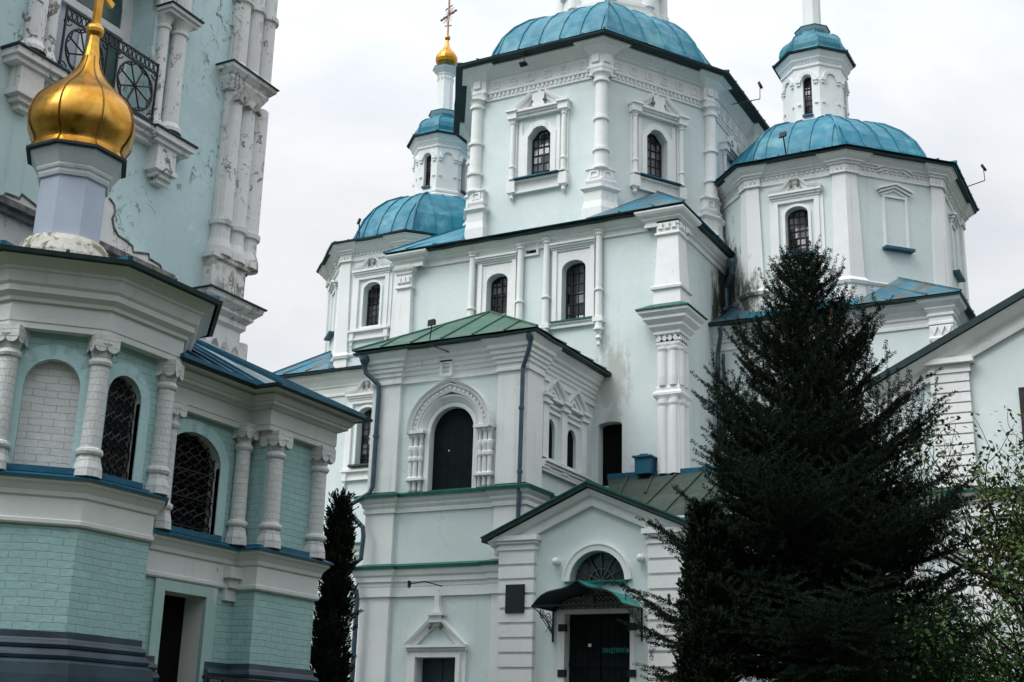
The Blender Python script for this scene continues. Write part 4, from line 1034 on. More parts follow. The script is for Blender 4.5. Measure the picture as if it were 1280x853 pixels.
for y in (24.4, 25.2, 26, 26.8):
    for sg in (-1, 1): seam(mb, [(PC, y, 6.75), (PC+sg*2.38, y, 5.73)])
mb.bar((PC, 23.69, 6.76), (PC, 27.8, 6.76), .06, .08); mb.build('roof_edge', 'greenf', porch)
# lunette
mb = MB(); fP.sweep(mb, [(ps+.60*cos(pi-pi*i/20), 4.80+.60*sin(pi-pi*i/20)) for i in range(21)], [(0, -.05), (0, .06), (.09, .07), (.12, .09), (.15, .09), (.15, 0)]); 
fP.box(mb, ps-.62, ps-.5, 4.72, 4.80, 0, .06)
lw_ = mb.build('lunette_window', 'white', porch)
mb = MB(); fP.poly(mb, lun, -.22, -.22); mb.build('pane', 'glassd', lw_, rec=False)
mb = MB()
for k in range(1, 6):
    a = pi*k/6; mb.bar(fP.P(ps, 4.82, -.19), fP.P(ps+.58*cos(a), 4.80+.58*sin(a), -.19), .022)
fP.sweep(mb, [(ps+.26*cos(pi-pi*i/12), 4.80+.26*sin(pi-pi*i/12)) for i in range(13)], [(0, -.2), (0, -.18), (.02, -.18), (.02, -.2)])
mb.build('glazing_bar', plain('grey green bars', (.07, .10, .095), .5, 0, .3, .2), lw_)
mb = MB(); fP.box(mb, ps-.66, ps+.66, 4.755, 4.80, -.25, .12); mb.build('sill', 'greenf', lw_)
# door
mb = MB(); fP.box(mb, ps-.70, ps+.70, 1.75, 4.18, -.30, -.24); d = mb.build('double_door', 'dark', porch)
for sg in (-1, 1):
    mb = MB(); a0, a1 = sorted((ps+sg*.015, ps+sg*.69)); fP.box(mb, a0, a1, 1.8, 4.15, -.24, -.20)
    for k in range(1, 5):
        a = a0+(a1-a0)*k/5; fP.box(mb, a-.008, a+.008, 1.8, 4.15, -.20, -.19)
    for z in (2.2, 3.2, 4.0): fP.box(mb, a0, a1, z-.06, z+.06, -.199, -.180)
    mb.build('door_leaf', 'dark', d)
mb = MB(); fP.box(mb, ps-.26, ps-.20, 3.54, 3.60, -.19, -.15); mb.build('door_handle', 'lamp', d)
for sg in (-1, 1):
    for z in (3.02, 3.90): mb = MB(); fP.box(mb, *sorted((ps+sg*.66, ps+sg*.83)), z-.07, z+.07, -.02, .05); mb.build('hinge', 'iron', d)
mb = MB(); fP.box(mb, ps-.86, ps-.70, 1.75, 4.25, .003, .03); fP.box(mb, ps-.86, ps+.86, 4.18, 4.25, .003, .05); fP.box(mb, ps+.70, ps+.80, 1.75, 4.18, .003, .02)
mb.build('door_surround', 'white', porch)
# canopy: ogee sheet on wrought brackets
cprof = [(0, 0), (.05, .05), (.12, .125), (.22, .20), (.35, .255), (.5, .285), (.65, .305), (.78, .34), (.88, .39), (.96, .445), (1, .46)]
cprof = [(-1+t_, z) for t_, z in cprof]+[(1-t_, z) for t_, z in cprof[::-1][1:]]
cw, cz = .96, 4.235
mb = MB(); front = [(ps+t_*cw, cz+z*1.02) for t_, z in cprof]
for (a, b) in zip(front, front[1:]):
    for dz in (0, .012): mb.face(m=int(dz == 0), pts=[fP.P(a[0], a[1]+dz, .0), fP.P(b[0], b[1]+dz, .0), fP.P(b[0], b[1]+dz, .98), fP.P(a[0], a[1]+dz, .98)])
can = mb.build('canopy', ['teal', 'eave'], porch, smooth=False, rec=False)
mb = MB()
for d_ in (.02, .97):
    mb.tube([fP.P(a, z-.012, d_) for a, z in front], .018, 6)
mb.bar(fP.P(ps-cw, cz, .02), fP.P(ps-cw, cz, .97), .03); mb.bar(fP.P(ps+cw, cz, .02), fP.P(ps+cw, cz, .97), .03); mb.bar(fP.P(ps-cw, cz, .97), fP.P(ps+cw, cz, .97), .022); mb.bar(fP.P(ps-cw, cz, .03), fP.P(ps+cw, cz, .03), .022)
mb.build('canopy_frame', 'iron', can)
mb = MB()      # lattice tympanum
tri = [p for p in front]
for k in range(-9, 10):
    for sg in (-1, 1):
        a = ps+k*.1; pts = []
        for j in range(14):
            t_ = j*.035; x = a+sg*t_; z = cz+t_*1.0
            zz = np.interp(x, [q[0] for q in front], [q[1] for q in front])
            if z < zz-.01 and abs(x-ps) < cw: pts.append(fP.P(x, z, .04))
        if len(pts) > 1: mb.bar(pts[0], pts[-1], .009)
for j in range(1, 4):
    z = cz+j*.09; xs = [q[0] for q in front if q[1] > z]
    if xs: mb.bar(fP.P(min(xs), z, .045), fP.P(max(xs), z, .045), .010)
mb.build('lattice', 'iron', can)
for sg in (-1, 1):
    mb = MB(); a = ps+sg*(cw-.005); P_ = lambda z, d_: fP.P(a, z, d_)
    mb.bar(P_(3.62, .03), P_(cz+.02, .03), .03); 
    q = [P_(cz-.02-.56*t_**1.0, .93-.90*(1-(1-t_)**2)**.8) for t_ in [i/12 for i in range(13)]]; mb.tube(q, .012, 6)
    q = [P_(cz-.03-.40*t_, .60-.57*t_**2) for t_ in [i/10 for i in range(11)]]; mb.tube(q, .009, 6)
    for (zz, dd, r) in ((cz-.14, .55, .10), (cz-.17, .24, .12), (cz-.38, .14, .08)):
        mb.tube([P_(zz+r*(1-i/22)*sin(i*.55), dd+r*(1-i/22)*cos(i*.55)) for i in range(19)], .008, 5)
    mb.bar(P_(cz-.12, .03), P_(cz-.45, .35), .010); mb.bar(P_(cz-.3, .03), P_(cz-.1, .5), .010); mb.bar(P_(cz-.02, .5), P_(cz-.45, .03), .010)
    mb.build('bracket', 'iron', can)
mb = MB(); fP.box(mb, ps-.06, ps+.10, 4.28, 4.46, .30, .42); fP.box(mb, ps-.03, ps+.07, 4.46, 4.60, .34, .38); 
for x in (-.06, .10): fP.box(mb, ps+x-.01, ps+x+.01, 4.26, 4.48, .29, .43)
tag(mb.build('lantern', plain('dim lantern', (.06, .065, .06), .4, .2, .5, .3), None), 'small square lantern hanging under the teal door canopy', 'lantern')
for u, lab in ((-11.78, 'white globe wall lamp left of the lunette window over the porch door'), (-9.94, 'white globe wall lamp right of the lunette window, beside the spruce branches')):
    L_ = thing('wall_lamp', lab, 'lamp', (u, 24, 5.2), 'globe lamps on the porch wall')
    s_ = sP(u); mb = MB(); x, y, z = fP.P(s_+.03, 5.20, .13); mb.sphere((x, y, z), .085, 14); mb.build('globe', 'lamp', L_, smooth=True)
    mb = MB(); mb.tube([fP.P(s_+.03, 5.20, .0), fP.P(s_+.03, 5.20, .06)], .05, 10); mb.build('base', 'wframe', L_)
mb = MB(); fP.box(mb, sP(-12.86), sP(-12.43), 4.20, 4.77, .133, .165); fP.box(mb, sP(-12.84), sP(-12.45), 4.22, 4.75, .165, .17)
tag(mb.build('plaque', plain('black plaque', (.010, .012, .012), .25, 0, .5, .1), None), 'black rectangular plaque fixed to the banded porch pilaster', 'plaque')
t_ = bpy.data.curves.new('door_sign', 'FONT'); t_.body = 'КАНЦЕЛЯРИЯ'; t_.size = .125; t_.extrude = .004; t_.materials.append(M['sign']); t_.space_character = .82
to = bpy.data.objects.new('door_sign', t_); COL.objects.link(to); to.rotation_euler = (pi/2, 0, 0); to.location = (-10.84, 24.165, 3.42)
t_.align_x = 'LEFT'; to.scale = (.66, 1.05, 1)
bpy.context.view_layer.update(); me_ = bpy.data.meshes.new_from_object(to.evaluated_get(bpy.context.evaluated_depsgraph_get())); mw_ = to.matrix_world.copy(); bpy.data.objects.remove(to)
to = bpy.data.objects.new('door_sign', me_); COL.objects.link(to); to.data.transform(mw_)
tag(to, 'small green lettered arrow sign on the dark porch door', 'sign')
mb = MB(); f_ = lambda x, z: (x, 24.163, z)
mb.face([f_(-10.325, 3.41), f_(-10.26, 3.46), f_(-10.325, 3.52)]); mb.face([(-10.325, 24.170, 3.41), (-10.26, 24.170, 3.46), (-10.325, 24.170, 3.52)])
o = mb.build('arrow_tip', 'sign', None, rec=False); o.parent = to
mb = MB()
for k in range(5): mb.box(-12.4+.0*k, -9.4, 24.0-.32*(5-k), 24.0-.32*(4-k)-.002, gz(0, 24)-.05, GZ+.16*(k+1))
mb.build('step', 'stone', porch)

# ================================================================== GABLED WING ON THE RIGHT
wing = thing('gabled_wing', 'pale blue gabled wing with banded corner pilaster, right edge behind the trees', 'building', (-1.4, 29, GZ))
GA = 1.55; gl = -6.15
GB = [(gl, 29.0), (GA*2-1.4*2-gl+2.3, 29.0)]
gr = 3.3; gc = (gl+gr)/2
GBp = [(gl, 29.0), (gr, 29.0), (gr, 34.5), (gl, 34.5)]
fG = Fr(GBp[0], GBp[1]); sG = lambda u: u-gl
zap = 9.30+.495*(gr-gl)/2+.10
gw = (sG(-2.78), 7.40, .85, 1.75)
gw2 = (sG(.2), 7.55, .85, 1.75)
mb = MB(); fG.wall(mb, [(0, GZ), (gr-gl, GZ), (gr-gl, 9.30), ((gr-gl)/2, zap), (0, 9.30)], [outline(*gw, 'rect'), outline(*gw2, 'rect')], .2)
for i in (1, 3):
    f = Fr(GBp[i], GBp[(i+1) % 4]); f.wall(mb, [(0, GZ), (f.L, GZ), (f.L, 9.30), (0, 9.30)])
mb.build('wing_wall', 'pale', wing, rec=False)
for w_ in (gw, gw2):
    window(fG, *w_, 'rect', .15, wing, 2, 3, 'glassd', 'frame', .05, 'window', .08)
    mb = MB(); s_, z_, a_, h_ = w_; fG.poly(mb, [(s_-a_/2-.10, z_-.1), (s_+a_/2+.10, z_-.1), (s_+a_/2+.10, z_+h_+.1), (s_-a_/2-.10, z_+h_+.1)], 0, .05, [outline(*w_, 'rect')]); mb.build('window_frame', 'frame', wing)
for k in (0, 1):
    mb = MB(); a0, a1 = ((1.05, 1.87), (gr-gl-1.87, gr-gl-1.05))[k]
    fG.box(mb, a0+.03, a1-.03, 7.1, 9.9, .003, .05)
    z = 9.70
    while z > 7.3: fG.box(mb, a0, a1, z-.195, z, .003, .13); z -= .232
    fG.box(mb, a0-.04, a1+.04, 9.70, 9.78, .003, .16); fG.box(mb, a0-.02, a1+.02, 9.78, 9.9, .003, .12); fG.box(mb, a0-.12, a1+.12, 9.9, 10.02, .003, .26)
    mb.build('banded_pilaster', 'white', wing)
mb = MB(); hw = (gr-gl)/2; sl = .495
fG.sweep(mb, [(-.28, zap+.18-sl*(hw+.28)), (hw, zap+.18), (2*hw+.28, zap+.18-sl*(hw+.28))], [(-.48, .003), (-.48, .10), (-.40, .12), (-.38, .05), (-.22, .05), (-.18, .20), (-.08, .30), (.0, .36), (.0, .0)])
mb.build('raking_cornice', 'white', wing)
mb = MB()
for sg in (-1, 1):
    A = [(gc, 28.58, zap+.2), (gc+sg*(hw+.34), 28.58, zap+.2-sl*(hw+.34))]; B_ = [(gc, 34.8, zap+.2), (gc+sg*(hw+.34), 34.8, zap+.2-sl*(hw+.34))]; th = Vector((0, 0, .16))
    mb.hexa([A[0], A[1], B_[1], B_[0]]+[tuple(Vector(p)+th) for p in (A[0], A[1], B_[1], B_[0])])
mb.build('gable_roof', 'eave', wing)
mb = MB(); pth = [(gl, 34.5), (gl, 29.0), (gr, 29.0)]
mb.mold(pth, [(0, 6.55), (.06, 6.55), (.06, 6.65), (.03, 6.68), (.03, 6.8), (.10, 6.86), (.10, 6.92), (.2, 7.03), (0, 7.03)])
mb.mold(pth, [(0, 5.7), (.05, 5.7), (.05, 5.78), (.12, 5.86), (0, 5.9)]); mb.build('string_course', 'white', wing)
mb = MB(); mb.mold(pth, [(.22, 7.02), (.23, 7.08), (0, 7.14)]); mb.build('ledge_flashing', 'greenf', wing)
mb = MB()
for a in (.05, 1.6, 3.0, 4.6, 6.2): fG.box(mb, a, a+.5, GZ, 5.7, .003, .07)
for a in (.9, 2.3): fG.poly(mb, [(a, 3.0), (a+.6, 3.0), (a+.6, 5.0), (a, 5.0)], .003, .05, [[(a+.1, 3.1), (a+.5, 3.1), (a+.5, 4.9), (a+.1, 4.9)]])
mb.build('pilaster', 'white', wing)

# ================================================================== CHAPEL
chapel = thing('chapel', 'mint green brick chapel with white columns and a golden onion dome in the left foreground', 'chapel', (-12.4, 12, GZ))
AP = [(-13.25, 9.80), (-11.67, 9.80), (-11.0, 10.47), (-11.0, 11.58), (-11.65, 12.23), (-13.25, 12.23), (-13.92, 11.6), (-13.92, 10.47)]
holes = {}
f1 = Fr(AP[1], AP[2]); f2 = Fr(AP[2], AP[3])
n1 = (f1.L-.40, 4.40, .60, 1.25); w2_ = (.44, 4.42, .54, 1.20)
n1 = (f1.L*.5, 4.40, .60, 1.25)
holes[1] = [outline(*n1, 'arch', 14)]; holes[2] = [outline(*w2_, 'arch', 14)]; f0 = Fr(AP[0], AP[1]); w0_ = (f0.L/2, 4.42, .6, 1.22); holes[0] = [outline(*w0_, 'arch', 14)]
poly_walls('apse_wall', AP, GZ, 6.6, 'mint', chapel, holes, .025, (4, 5, 6))
mb = MB(); f1.wall(mb, [(0, 4.3), (f1.L, 4.3), (f1.L, 5.8), (0, 5.8)], [outline(*n1, 'arch', 14)], .09, -.024); f1.poly(mb, outline(*n1, 'arch', 14), -.11, -.11); mb.build('blind_niche', 'wbrick', chapel, rec=False)
mb = MB(); f1.sweep(mb, [(n1[0]-.30, 4.42)]+[(n1[0]+.30*cos(pi-pi*i/16), 5.35+.30*sin(pi-pi*i/16)) for i in range(17)]+[(n1[0]+.30, 4.42)], [(0, -.06), (0, .015), (.17, .015), (.17, 0)])
f2.sweep(mb, [(w2_[0]-.27, 4.42)]+[(w2_[0]+.27*cos(pi-pi*i/16), 5.35+.27*sin(pi-pi*i/16)) for i in range(17)]+[(w2_[0]+.27, 4.42)], [(0, -.06), (0, .015), (.15, .015), (.15, 0)])
mb.build('arch_band', 'band', chapel)
def grille(fr, s, z, w, h, depth, parent, wavy=True, horiz=(), name='grille', nbar=5):
    mb = MB(); o = outline(s, z, w, h, 'arch' if w < .8 else 'flatarch', 10)
    top = lambda a: max([o[i][1]+(o[i+1][1]-o[i][1])*t_ for i in range(2, len(o)-1) for t_ in (0, .2, .4, .6, .8) if abs(o[i][0]+(o[i+1][0]-o[i][0])*t_-a) < w*.06] or [z+h*.75])
    for k in range(nbar+1):
        a = s-w/2+.03+(w-.06)*k/nbar; zt = top(a)-.02; pts = []
        if wavy:
            amp = (w-.06)/nbar/2*1.05; n = max(8, int((zt-z)/.035))
            for sg in (-1, 1):
                pts = [fr.P(min(s+w/2-.02, max(s-w/2+.02, a+sg*amp*sin(2*pi*(zz-z)/.24))), zz, -depth+sg*.008) for zz in [z+(zt-z)*i/n for i in range(n+1)]]
                mb.tube(pts, .012, 5)
        else: mb.tube([fr.P(a, z, -depth), fr.P(a, zt, -depth)], .009, 6)
    for q in horiz: mb.bar(fr.P(s-w/2, z+h*q, -depth+.01), fr.P(s+w/2, z+h*q, -depth+.01), .014)
    return mb.build(name, 'iron', parent)
mb = MB(); f2.wall(mb, [(-.01, 4.3), (.9, 4.3), (.9, 5.9), (-.01, 5.9)], [outline(*w2_, 'arch', 14)], .2, -.024)
mb.build('window_reveal', 'wbrick', chapel, rec=False)
mb = MB(); f2.poly(mb, outline(*w2_, 'arch', 14), -.15, -.15); o = mb.build('window', 'glassd', chapel, rec=False); grille(f2, *w2_, .075, o, True, (), 'grille', 4)
mb = MB(); f0.poly(mb, outline(*w0_, 'arch', 14), -.12, -.12); o = mb.build('window', 'glassd', chapel, rec=False); grille(f0, *w0_, .06, o, True, (), 'grille', 4)
APv = AP[0:5]                                   # the faces that can be seen
APo = [(-13.92, 10.47)]+APv+[(-12.2, 12.23)]
# nave with a recessed bay and a projecting end bay
NB = [(-11.65, 11.85), (-11.3, 11.85), (-11.3, 13.52), (-10.95, 13.52), (-10.95, 14.80), (-14.0, 14.80)]
fN = Fr((-11.3, 11.6), (-11.3, 13.52)); sN = lambda v: v-11.6
wn_w = (sN(12.52), 4.08, 1.02, 1.24); dr = (sN(12.60), 1.2, .76, 2.10)
mb = MB(); fN.wall(mb, [(0, GZ), (1.92, GZ), (1.92, 6.0), (0, 6.0)], [outline(*wn_w, 'flatarch', 14), outline(*dr, 'rect')], .025)
fj = Fr((-11.3, 13.52), (-10.95, 13.52)); fj.wall(mb, [(0, GZ), (.35, GZ), (.35, 6), (0, 6)])
fE2 = Fr((-10.95, 13.52), (-10.95, 14.80)); fE2.wall(mb, [(0, GZ), (1.28, GZ), (1.28, 6), (0, 6)])
fB = Fr((-10.95, 14.80), (-14.0, 14.80)); fB.wall(mb, [(0, GZ), (3.05, GZ), (3.05, 6), (0, 6)])
mb.build('nave_wall', 'mint', chapel, rec=False)
mb = MB(); fN.wall(mb, [(sN(12.52)-.53, 4.05), (sN(12.52)+.53, 4.05), (sN(12.52)+.53, 5.4), (sN(12.52)-.53, 5.4)], [outline(*wn_w, 'flatarch', 14)], .24, -.024); mb.build('window_reveal', 'cream', chapel, rec=False)
mb = MB(); fN.poly(mb, outline(*wn_w, 'flatarch', 14), -.17, -.17); o = mb.build('window', 'void', chapel, rec=False); grille(fN, *wn_w, .085, o, True, (.05, .34, .62), 'grille', 5)
mb = MB(); fN.sweep(mb, [(wn_w[0]-.51, 4.10)]+[(wn_w[0]+.51*cos(pi-pi*i/16), 4.953+.367*sin(pi-pi*i/16)) for i in range(17)]+[(wn_w[0]+.51, 4.10)], [(0, -.06), (0, .015), (.16, .015), (.16, 0)]); mb.build('arch_band', 'band', chapel)
# door recess
mb = MB(); fN.poly(mb, outline(*dr, 'rect'), -.32, -.32); mb.build('doorway', 'void', chapel, rec=False)
mb = MB()
s0, s1 = dr[0]-.38, dr[0]+.38
mb.face([fN.P(s0, 1, -.022), fN.P(s0, 3.3, -.022), fN.P(s0, 3.3, -.32), fN.P(s0, 1, -.32)]); mb.face([fN.P(s1, 1, -.022), fN.P(s1, 3.3, -.022), fN.P(s1, 3.3, -.32), fN.P(s1, 1, -.32)]); mb.face([fN.P(s0, 3.3, -.022), fN.P(s1, 3.3, -.022), fN.P(s1, 3.3, -.32), fN.P(s0, 3.3, -.32)])
mb.build('door_jamb', 'cream', chapel, rec=False)
mb = MB(); fN.poly(mb, [(s0-.17, 1), (s1+.2, 1), (s1+.2, 3.43), (s0-.17, 3.43)], .004, .03, [outline(*dr, 'rect')])
mb.build('door_frame', plaster('mint stucco', (.33, .49, .47), .35, (.5, .53, .51), -.04, .0), chapel)
mb = MB(); random.seed(3)
for k in range(26):
    a = -.02+random.random()*.2; z = 2.3+random.random()*.33; fN.box(mb, a+.05, a+.12, z, z+.05, .0, .04+random.random()*.03)
mb.build('broken_brick', 'redbrick', chapel)
# plinths
for path, zt in ((APo, 2.65), ([(-11.65, 11.85), (-11.3, 11.85), (-11.3, 12.15)], 2.52), ([(-11.3, 13.05), (-11.3, 13.52), (-10.95, 13.52), (-10.95, 14.80), (-13, 14.80)], 2.52)):
    mb = MB(); mb.mold(path, [(0, zt), (.042, zt), (.042, zt-.07), (.055, zt-.09), (.085, zt-.10), (.10, zt-.135), (.085, zt-.17), (.07, zt-.175), (.10, zt-.19), (.135, zt-.22), (.145, zt-.25), (.13, zt-.285), (.115, zt-.29), (.19, zt-.33), (.20, zt-.45), (.20, GZ-.1)]); mb.build('plinth', 'plinth', chapel)
# sill bands and blue flashing
for path, zt in ((APo, 4.30), ([(-11.65, 11.85), (-11.3, 11.85), (-11.3, 13.52), (-10.95, 13.52), (-10.95, 14.80), (-13, 14.80)], 3.96)):
    mb = MB(); mb.mold(path, [(0, zt-.52), (.03, zt-.52), (.045, zt-.50), (.045, zt-.46), (.025, zt-.45), (.025, zt-.22), (.05, zt-.20), (.06, zt-.15), (.10, zt-.09), (.13, zt-.06), (.13, zt-.01), (0, zt)]); mb.build('sill_band', 'cream', chapel)
    mb = MB(); mb.mold(path, [(.12, zt-.02), (.165, zt-.025), (.17, zt+.0), (.08, zt+.04), (.08, zt+.055), (0, zt+.075)]); mb.build('sill_flashing', 'bluef', chapel)
mb = MB()
for f, s_, w, z_ in ((f1, n1[0], .8, 4.34), (f2, w2_[0], .72, 4.34), (f0, f0.L/2, .8, 4.34), (fN, wn_w[0], 1.1, 4.0), (fE2, .72, .75, 3.98)):
    mb = MB(); f.box(mb, s_-w/2, s_+w/2, z_, z_+.07, -.1, .10); mb.build('window_sill', 'bluef', chapel)
mb = MB(); fN.box(mb, 1.72, 1.90, 3.46, 3.60, 0, .10); fN.box(mb, 1.70, 1.92, 3.30, 3.46, 0, .05); fN.box(mb, 1.66, 1.92, 3.58, 3.72, 0, .15); mb.build('sill_bracket', 'cream', chapel)
# columns
def chapel_column(x, y, z0, z1, r, rot, parent):
    mb = MB(); 
    mb.lathe(x, y, [(z0, r*1.5), (z0+.10, r*1.45), (z0+.20, r*1.2), (z0+.24, r*1.1)], 8, rot+pi/8)
    mb.lathe(x, y, [(z0+.23, r*1.05), (z0+.25, r*1.32), (z0+.28, r*1.40), (z0+.31, r*1.32), (z0+.33, r*1.02), (z1-.36, r*.95), (z1-.34, r*1.15), (z1-.31, r*1.25), (z1-.28, r*1.15), (z1-.26, r*.95), (z1-.20, r*1.05), (z1-.14, r*1.35), (z1-.10, r*1.5)], 20, rot)
    f = MB()
    ca, sa = cos(rot), sin(rot)
    T_ = lambda a, b, z: (x+ca*a-sa*b, y+sa*a+ca*b, z)
    q = r*1.36
    mb.hexa([T_(-q, -q, z1-.14), T_(q, -q, z1-.14), T_(q, q, z1-.14), T_(-q, q, z1-.14), T_(-q, -q, z1), T_(q, -q, z1), T_(q, q, z1), T_(-q, q, z1)])
    for k in range(4):       # hanging scallops of the capital
        c2, s2 = cos(rot+k*pi/2), sin(rot+k*pi/2)
        for e in (-.5, .5):
            pts = [(e*q+q*.48*cos(-pi*i/8), -q*.42*sin(pi*i/8)) for i in range(9)]
            mb.face([(x+c2*q*1.01-s2*a, y+s2*q*1.01+c2*a, z1-.14+b) for a, b in pts])
    return mb.build('column', 'wbrick', parent)
for (x, y, r, rot, z0, z1) in ((-11.0+.03, 10.47-.01, .109, radians(-22.5), 4.33, 5.955), (-11.0+.03, 11.55, .109, radians(22.5), 4.33, 5.955), (-11.67+.02, 9.80-.04, .109, radians(-67.5), 4.33, 5.955), (-13.25, 9.78, .109, radians(-112), 4.33, 5.955),
                          (-11.25, 11.98, .10, 0, 4.0, 5.60), (-11.21, 13.36, .10, 0, 4.0, 5.60), (-10.91, 13.66, .115, 0, 3.99, 5.53), (-10.91, 14.64, .115, 0, 3.99, 5.53)):
    chapel_column(x, y, z0, z1, r, rot, chapel)
# entablatures
def chapel_ent(path, z0, zf, ze, out, mat='cream', off=.14):
    mb = MB(); e = ze-zf
    mb.mold(path, [(-.05, z0), (off, z0), (off, z0+.07), (off+.012, z0+.075), (off+.012, zf), (off+.05, zf+.01), (off+.06, zf+.06*e/.55), (off+.10, zf+.10*e/.55), (off+.12, zf+.12*e/.55), (off+.12, zf+.20*e/.55), (off+.15, zf+.24*e/.55), (off+.18, zf+.38*e/.55), (off+.20, zf+.40*e/.55), (out-.16, zf+.44*e/.55), (out-.10, zf+.50*e/.55), (out-.03, ze), (out, ze)])
    return mb.build('entablature', mat, chapel)
chapel_ent(APo, 5.95, 6.24, 6.70, .50)
chapel_ent([(-11.65, 11.85), (-11.3, 11.85), (-11.3, 13.52), (-10.95, 13.52), (-10.95, 14.80), (-14, 14.80)], 5.53, 5.80, 6.02, .42, 'cream', .10)
mb = MB(); mb.mold(APo, [(0, 6.70), (.55, 6.70), (.56, 6.75), (0, 6.8)]); mb.build('eave', 'eave', chapel)
APe = offset_poly(AP, .55)
facet_dome('apse_roof', APe, (-12.45, 11.02), [(.975, 6.765), (.6, 6.9), (.25, 7.02)], 'bluef', chapel, .6)
# nave roof: lean-to rising to the tower, hipped at the far end
e0, zr = -10.51, 6.04
mb = MB(); mb.face([(-10.82, 11.6, zr), (-10.82, 13.45, zr), (-13.99, 13.45, 7.78), (-13.99, 11.6, 7.78)])
mb.face([(-10.82, 13.45, zr), (e0, 13.14, zr), (e0, 15.08, zr), (-13.5, 12.9+.0, 7.75) if False else (-13.0, 13.45, 7.25)])
mb.face([(e0, 15.08, zr), (-13.99, 15.08, zr), (-13.99, 14.4, 7.78), (-13.0, 13.45, 7.25)])
mb.face([(-13.0, 13.45, 7.25), (-13.99, 14.4, 7.78), (-13.99, 13.45, 7.78)])
sm = MB()
for k in range(5): y = 11.75+.42*k; seam(sm, [(-10.82, y, zr), (-13.99, y, 7.78)], .035, .05)
for k in range(5): y = 13.5+.32*k; t_ = min(1, (15.08-y)/1.63); seam(sm, [(e0, y, zr), (e0+(-13.0-e0)*t_, y+(13.45-y)*t_*.0, zr+(7.25-zr)*t_)], .035, .05)
seam(sm, [(e0, 15.08, zr), (-13.0, 13.45, 7.25)], .06, .06); seam(sm, [(-10.82, 11.6, zr), (-10.82, 13.45, zr), (e0, 13.14, zr), (e0, 15.08, zr), (-13.99, 15.08, zr)], .06, .05)
mb.add(sm, 1); mb.build('nave_roof', ['bluep', 'bluef'], chapel, rec=False)
mb = MB(); mb.mold([(-11.3, 11.6), (-11.3, 13.52), (-10.95, 13.52), (-10.95, 14.80), (-14, 14.80)], [(0, 6.02), (.46, 6.015), (.47, 6.05), (0, 6.08)]); mb.build('eave', 'eave', chapel)
# lantern with the gilded dome
ox, oy = -12.40, 11.0; ro = pi/8
mb = MB(); mb.lathe(ox, oy, [(6.85, .66), (7.26, .61), (7.42, .54), (7.50, .48), (7.54, .3)], 24, 0); mb.build('lantern_base', 'stone', chapel)
mb = MB(); mb.lathe(ox, oy, [(7.5, .425), (8.45, .425)], 8, ro); mb.build('lantern_post', 'post', chapel)
mb = MB(); mb.lathe(ox, oy, [(8.31, .43), (8.31, .455), (8.35, .47), (8.38, .47), (8.40, .49), (8.43, .50), (8.45, .49), (8.58, .57), (8.62, .60), (8.66, .60)], 8, ro); mb.build('lantern_cornice', 'cream', chapel)
mb = MB(); mb.lathe(ox, oy, [(8.645, .56), (8.65, .665), (8.685, .665), (8.70, .4)], 8, ro); mb.build('lantern_flashing', 'eave', chapel)
gp = [(8.69, .63), (8.73, .60), (8.79, .575), (8.85, .585), (8.93, .635), (9.02, .68), (9.13, .695), (9.22, .69), (9.32, .665), (9.43, .615), (9.53, .54), (9.62, .45), (9.71, .355), (9.80, .27), (9.89, .205), (9.98, .16), (10.07, .13), (10.16, .112)]
mb = MB(); ND = 8; SUB = 6
for (z0, r0), (z1, r1) in zip(gp, gp[1:]):      # eight gores, each bulging a little between its welts
    for k in range(ND):
        for j in range(SUB):
            def P_(z, r, jj): a = ro+2*pi*(k+jj/SUB)/ND; x = jj/SUB-.5; rr = r*(cos(pi/ND)/cos(x*2*pi/ND)*.6+.4*(1+.05*(1-4*x*x)-.02)); return (ox+rr*cos(a), oy+rr*sin(a), z)
            mb.face([P_(z0, r0, j), P_(z0, r0, j+1), P_(z1, r1, j+1), P_(z1, r1, j)])
wl = MB()
for k in range(ND):
    a = ro+2*pi*k/ND; wl.tube([(ox+(r+.004)*cos(a), oy+(r+.004)*sin(a), z) for z, r in gp], .008, 5)
mb.add(wl, 1)
gd = mb.build('onion_dome', ['gold', plain('tarnished welt', (.16, .085, .02), .5, .8, .4, .3)], chapel, merge=True)
gd.data.polygons.foreach_set('use_smooth', [True]*len(gd.data.polygons))
gd.data.set_sharp_from_angle(angle=radians(24))
mb = MB(); mb.lathe(ox, oy, [(10.0, .115), (10.03, .125), (10.40, .075), (10.5, .07)], 12); mb.build('spire', 'gold', chapel, smooth=True)
mb = MB(); mb.sphere((ox, oy, 10.58), .12, 16); mb.build('finial_ball', 'gold', chapel, smooth=True)
mb = MB(); mb.bar((ox, oy, 10.66), (ox, oy, 12.3), .11, .05, up=(1, 0, 0)); mb.bar((ox, oy-.24, 11.30), (ox, oy+.24, 11.08), .05, .09); mb.bar((ox, oy-.5, 11.75), (ox, oy+.5, 11.75), .06, .10); mb.bar((ox, oy-.25, 12.02), (ox, oy+.25, 12.02), .05, .08)
mb.build('cross', 'gold', chapel)

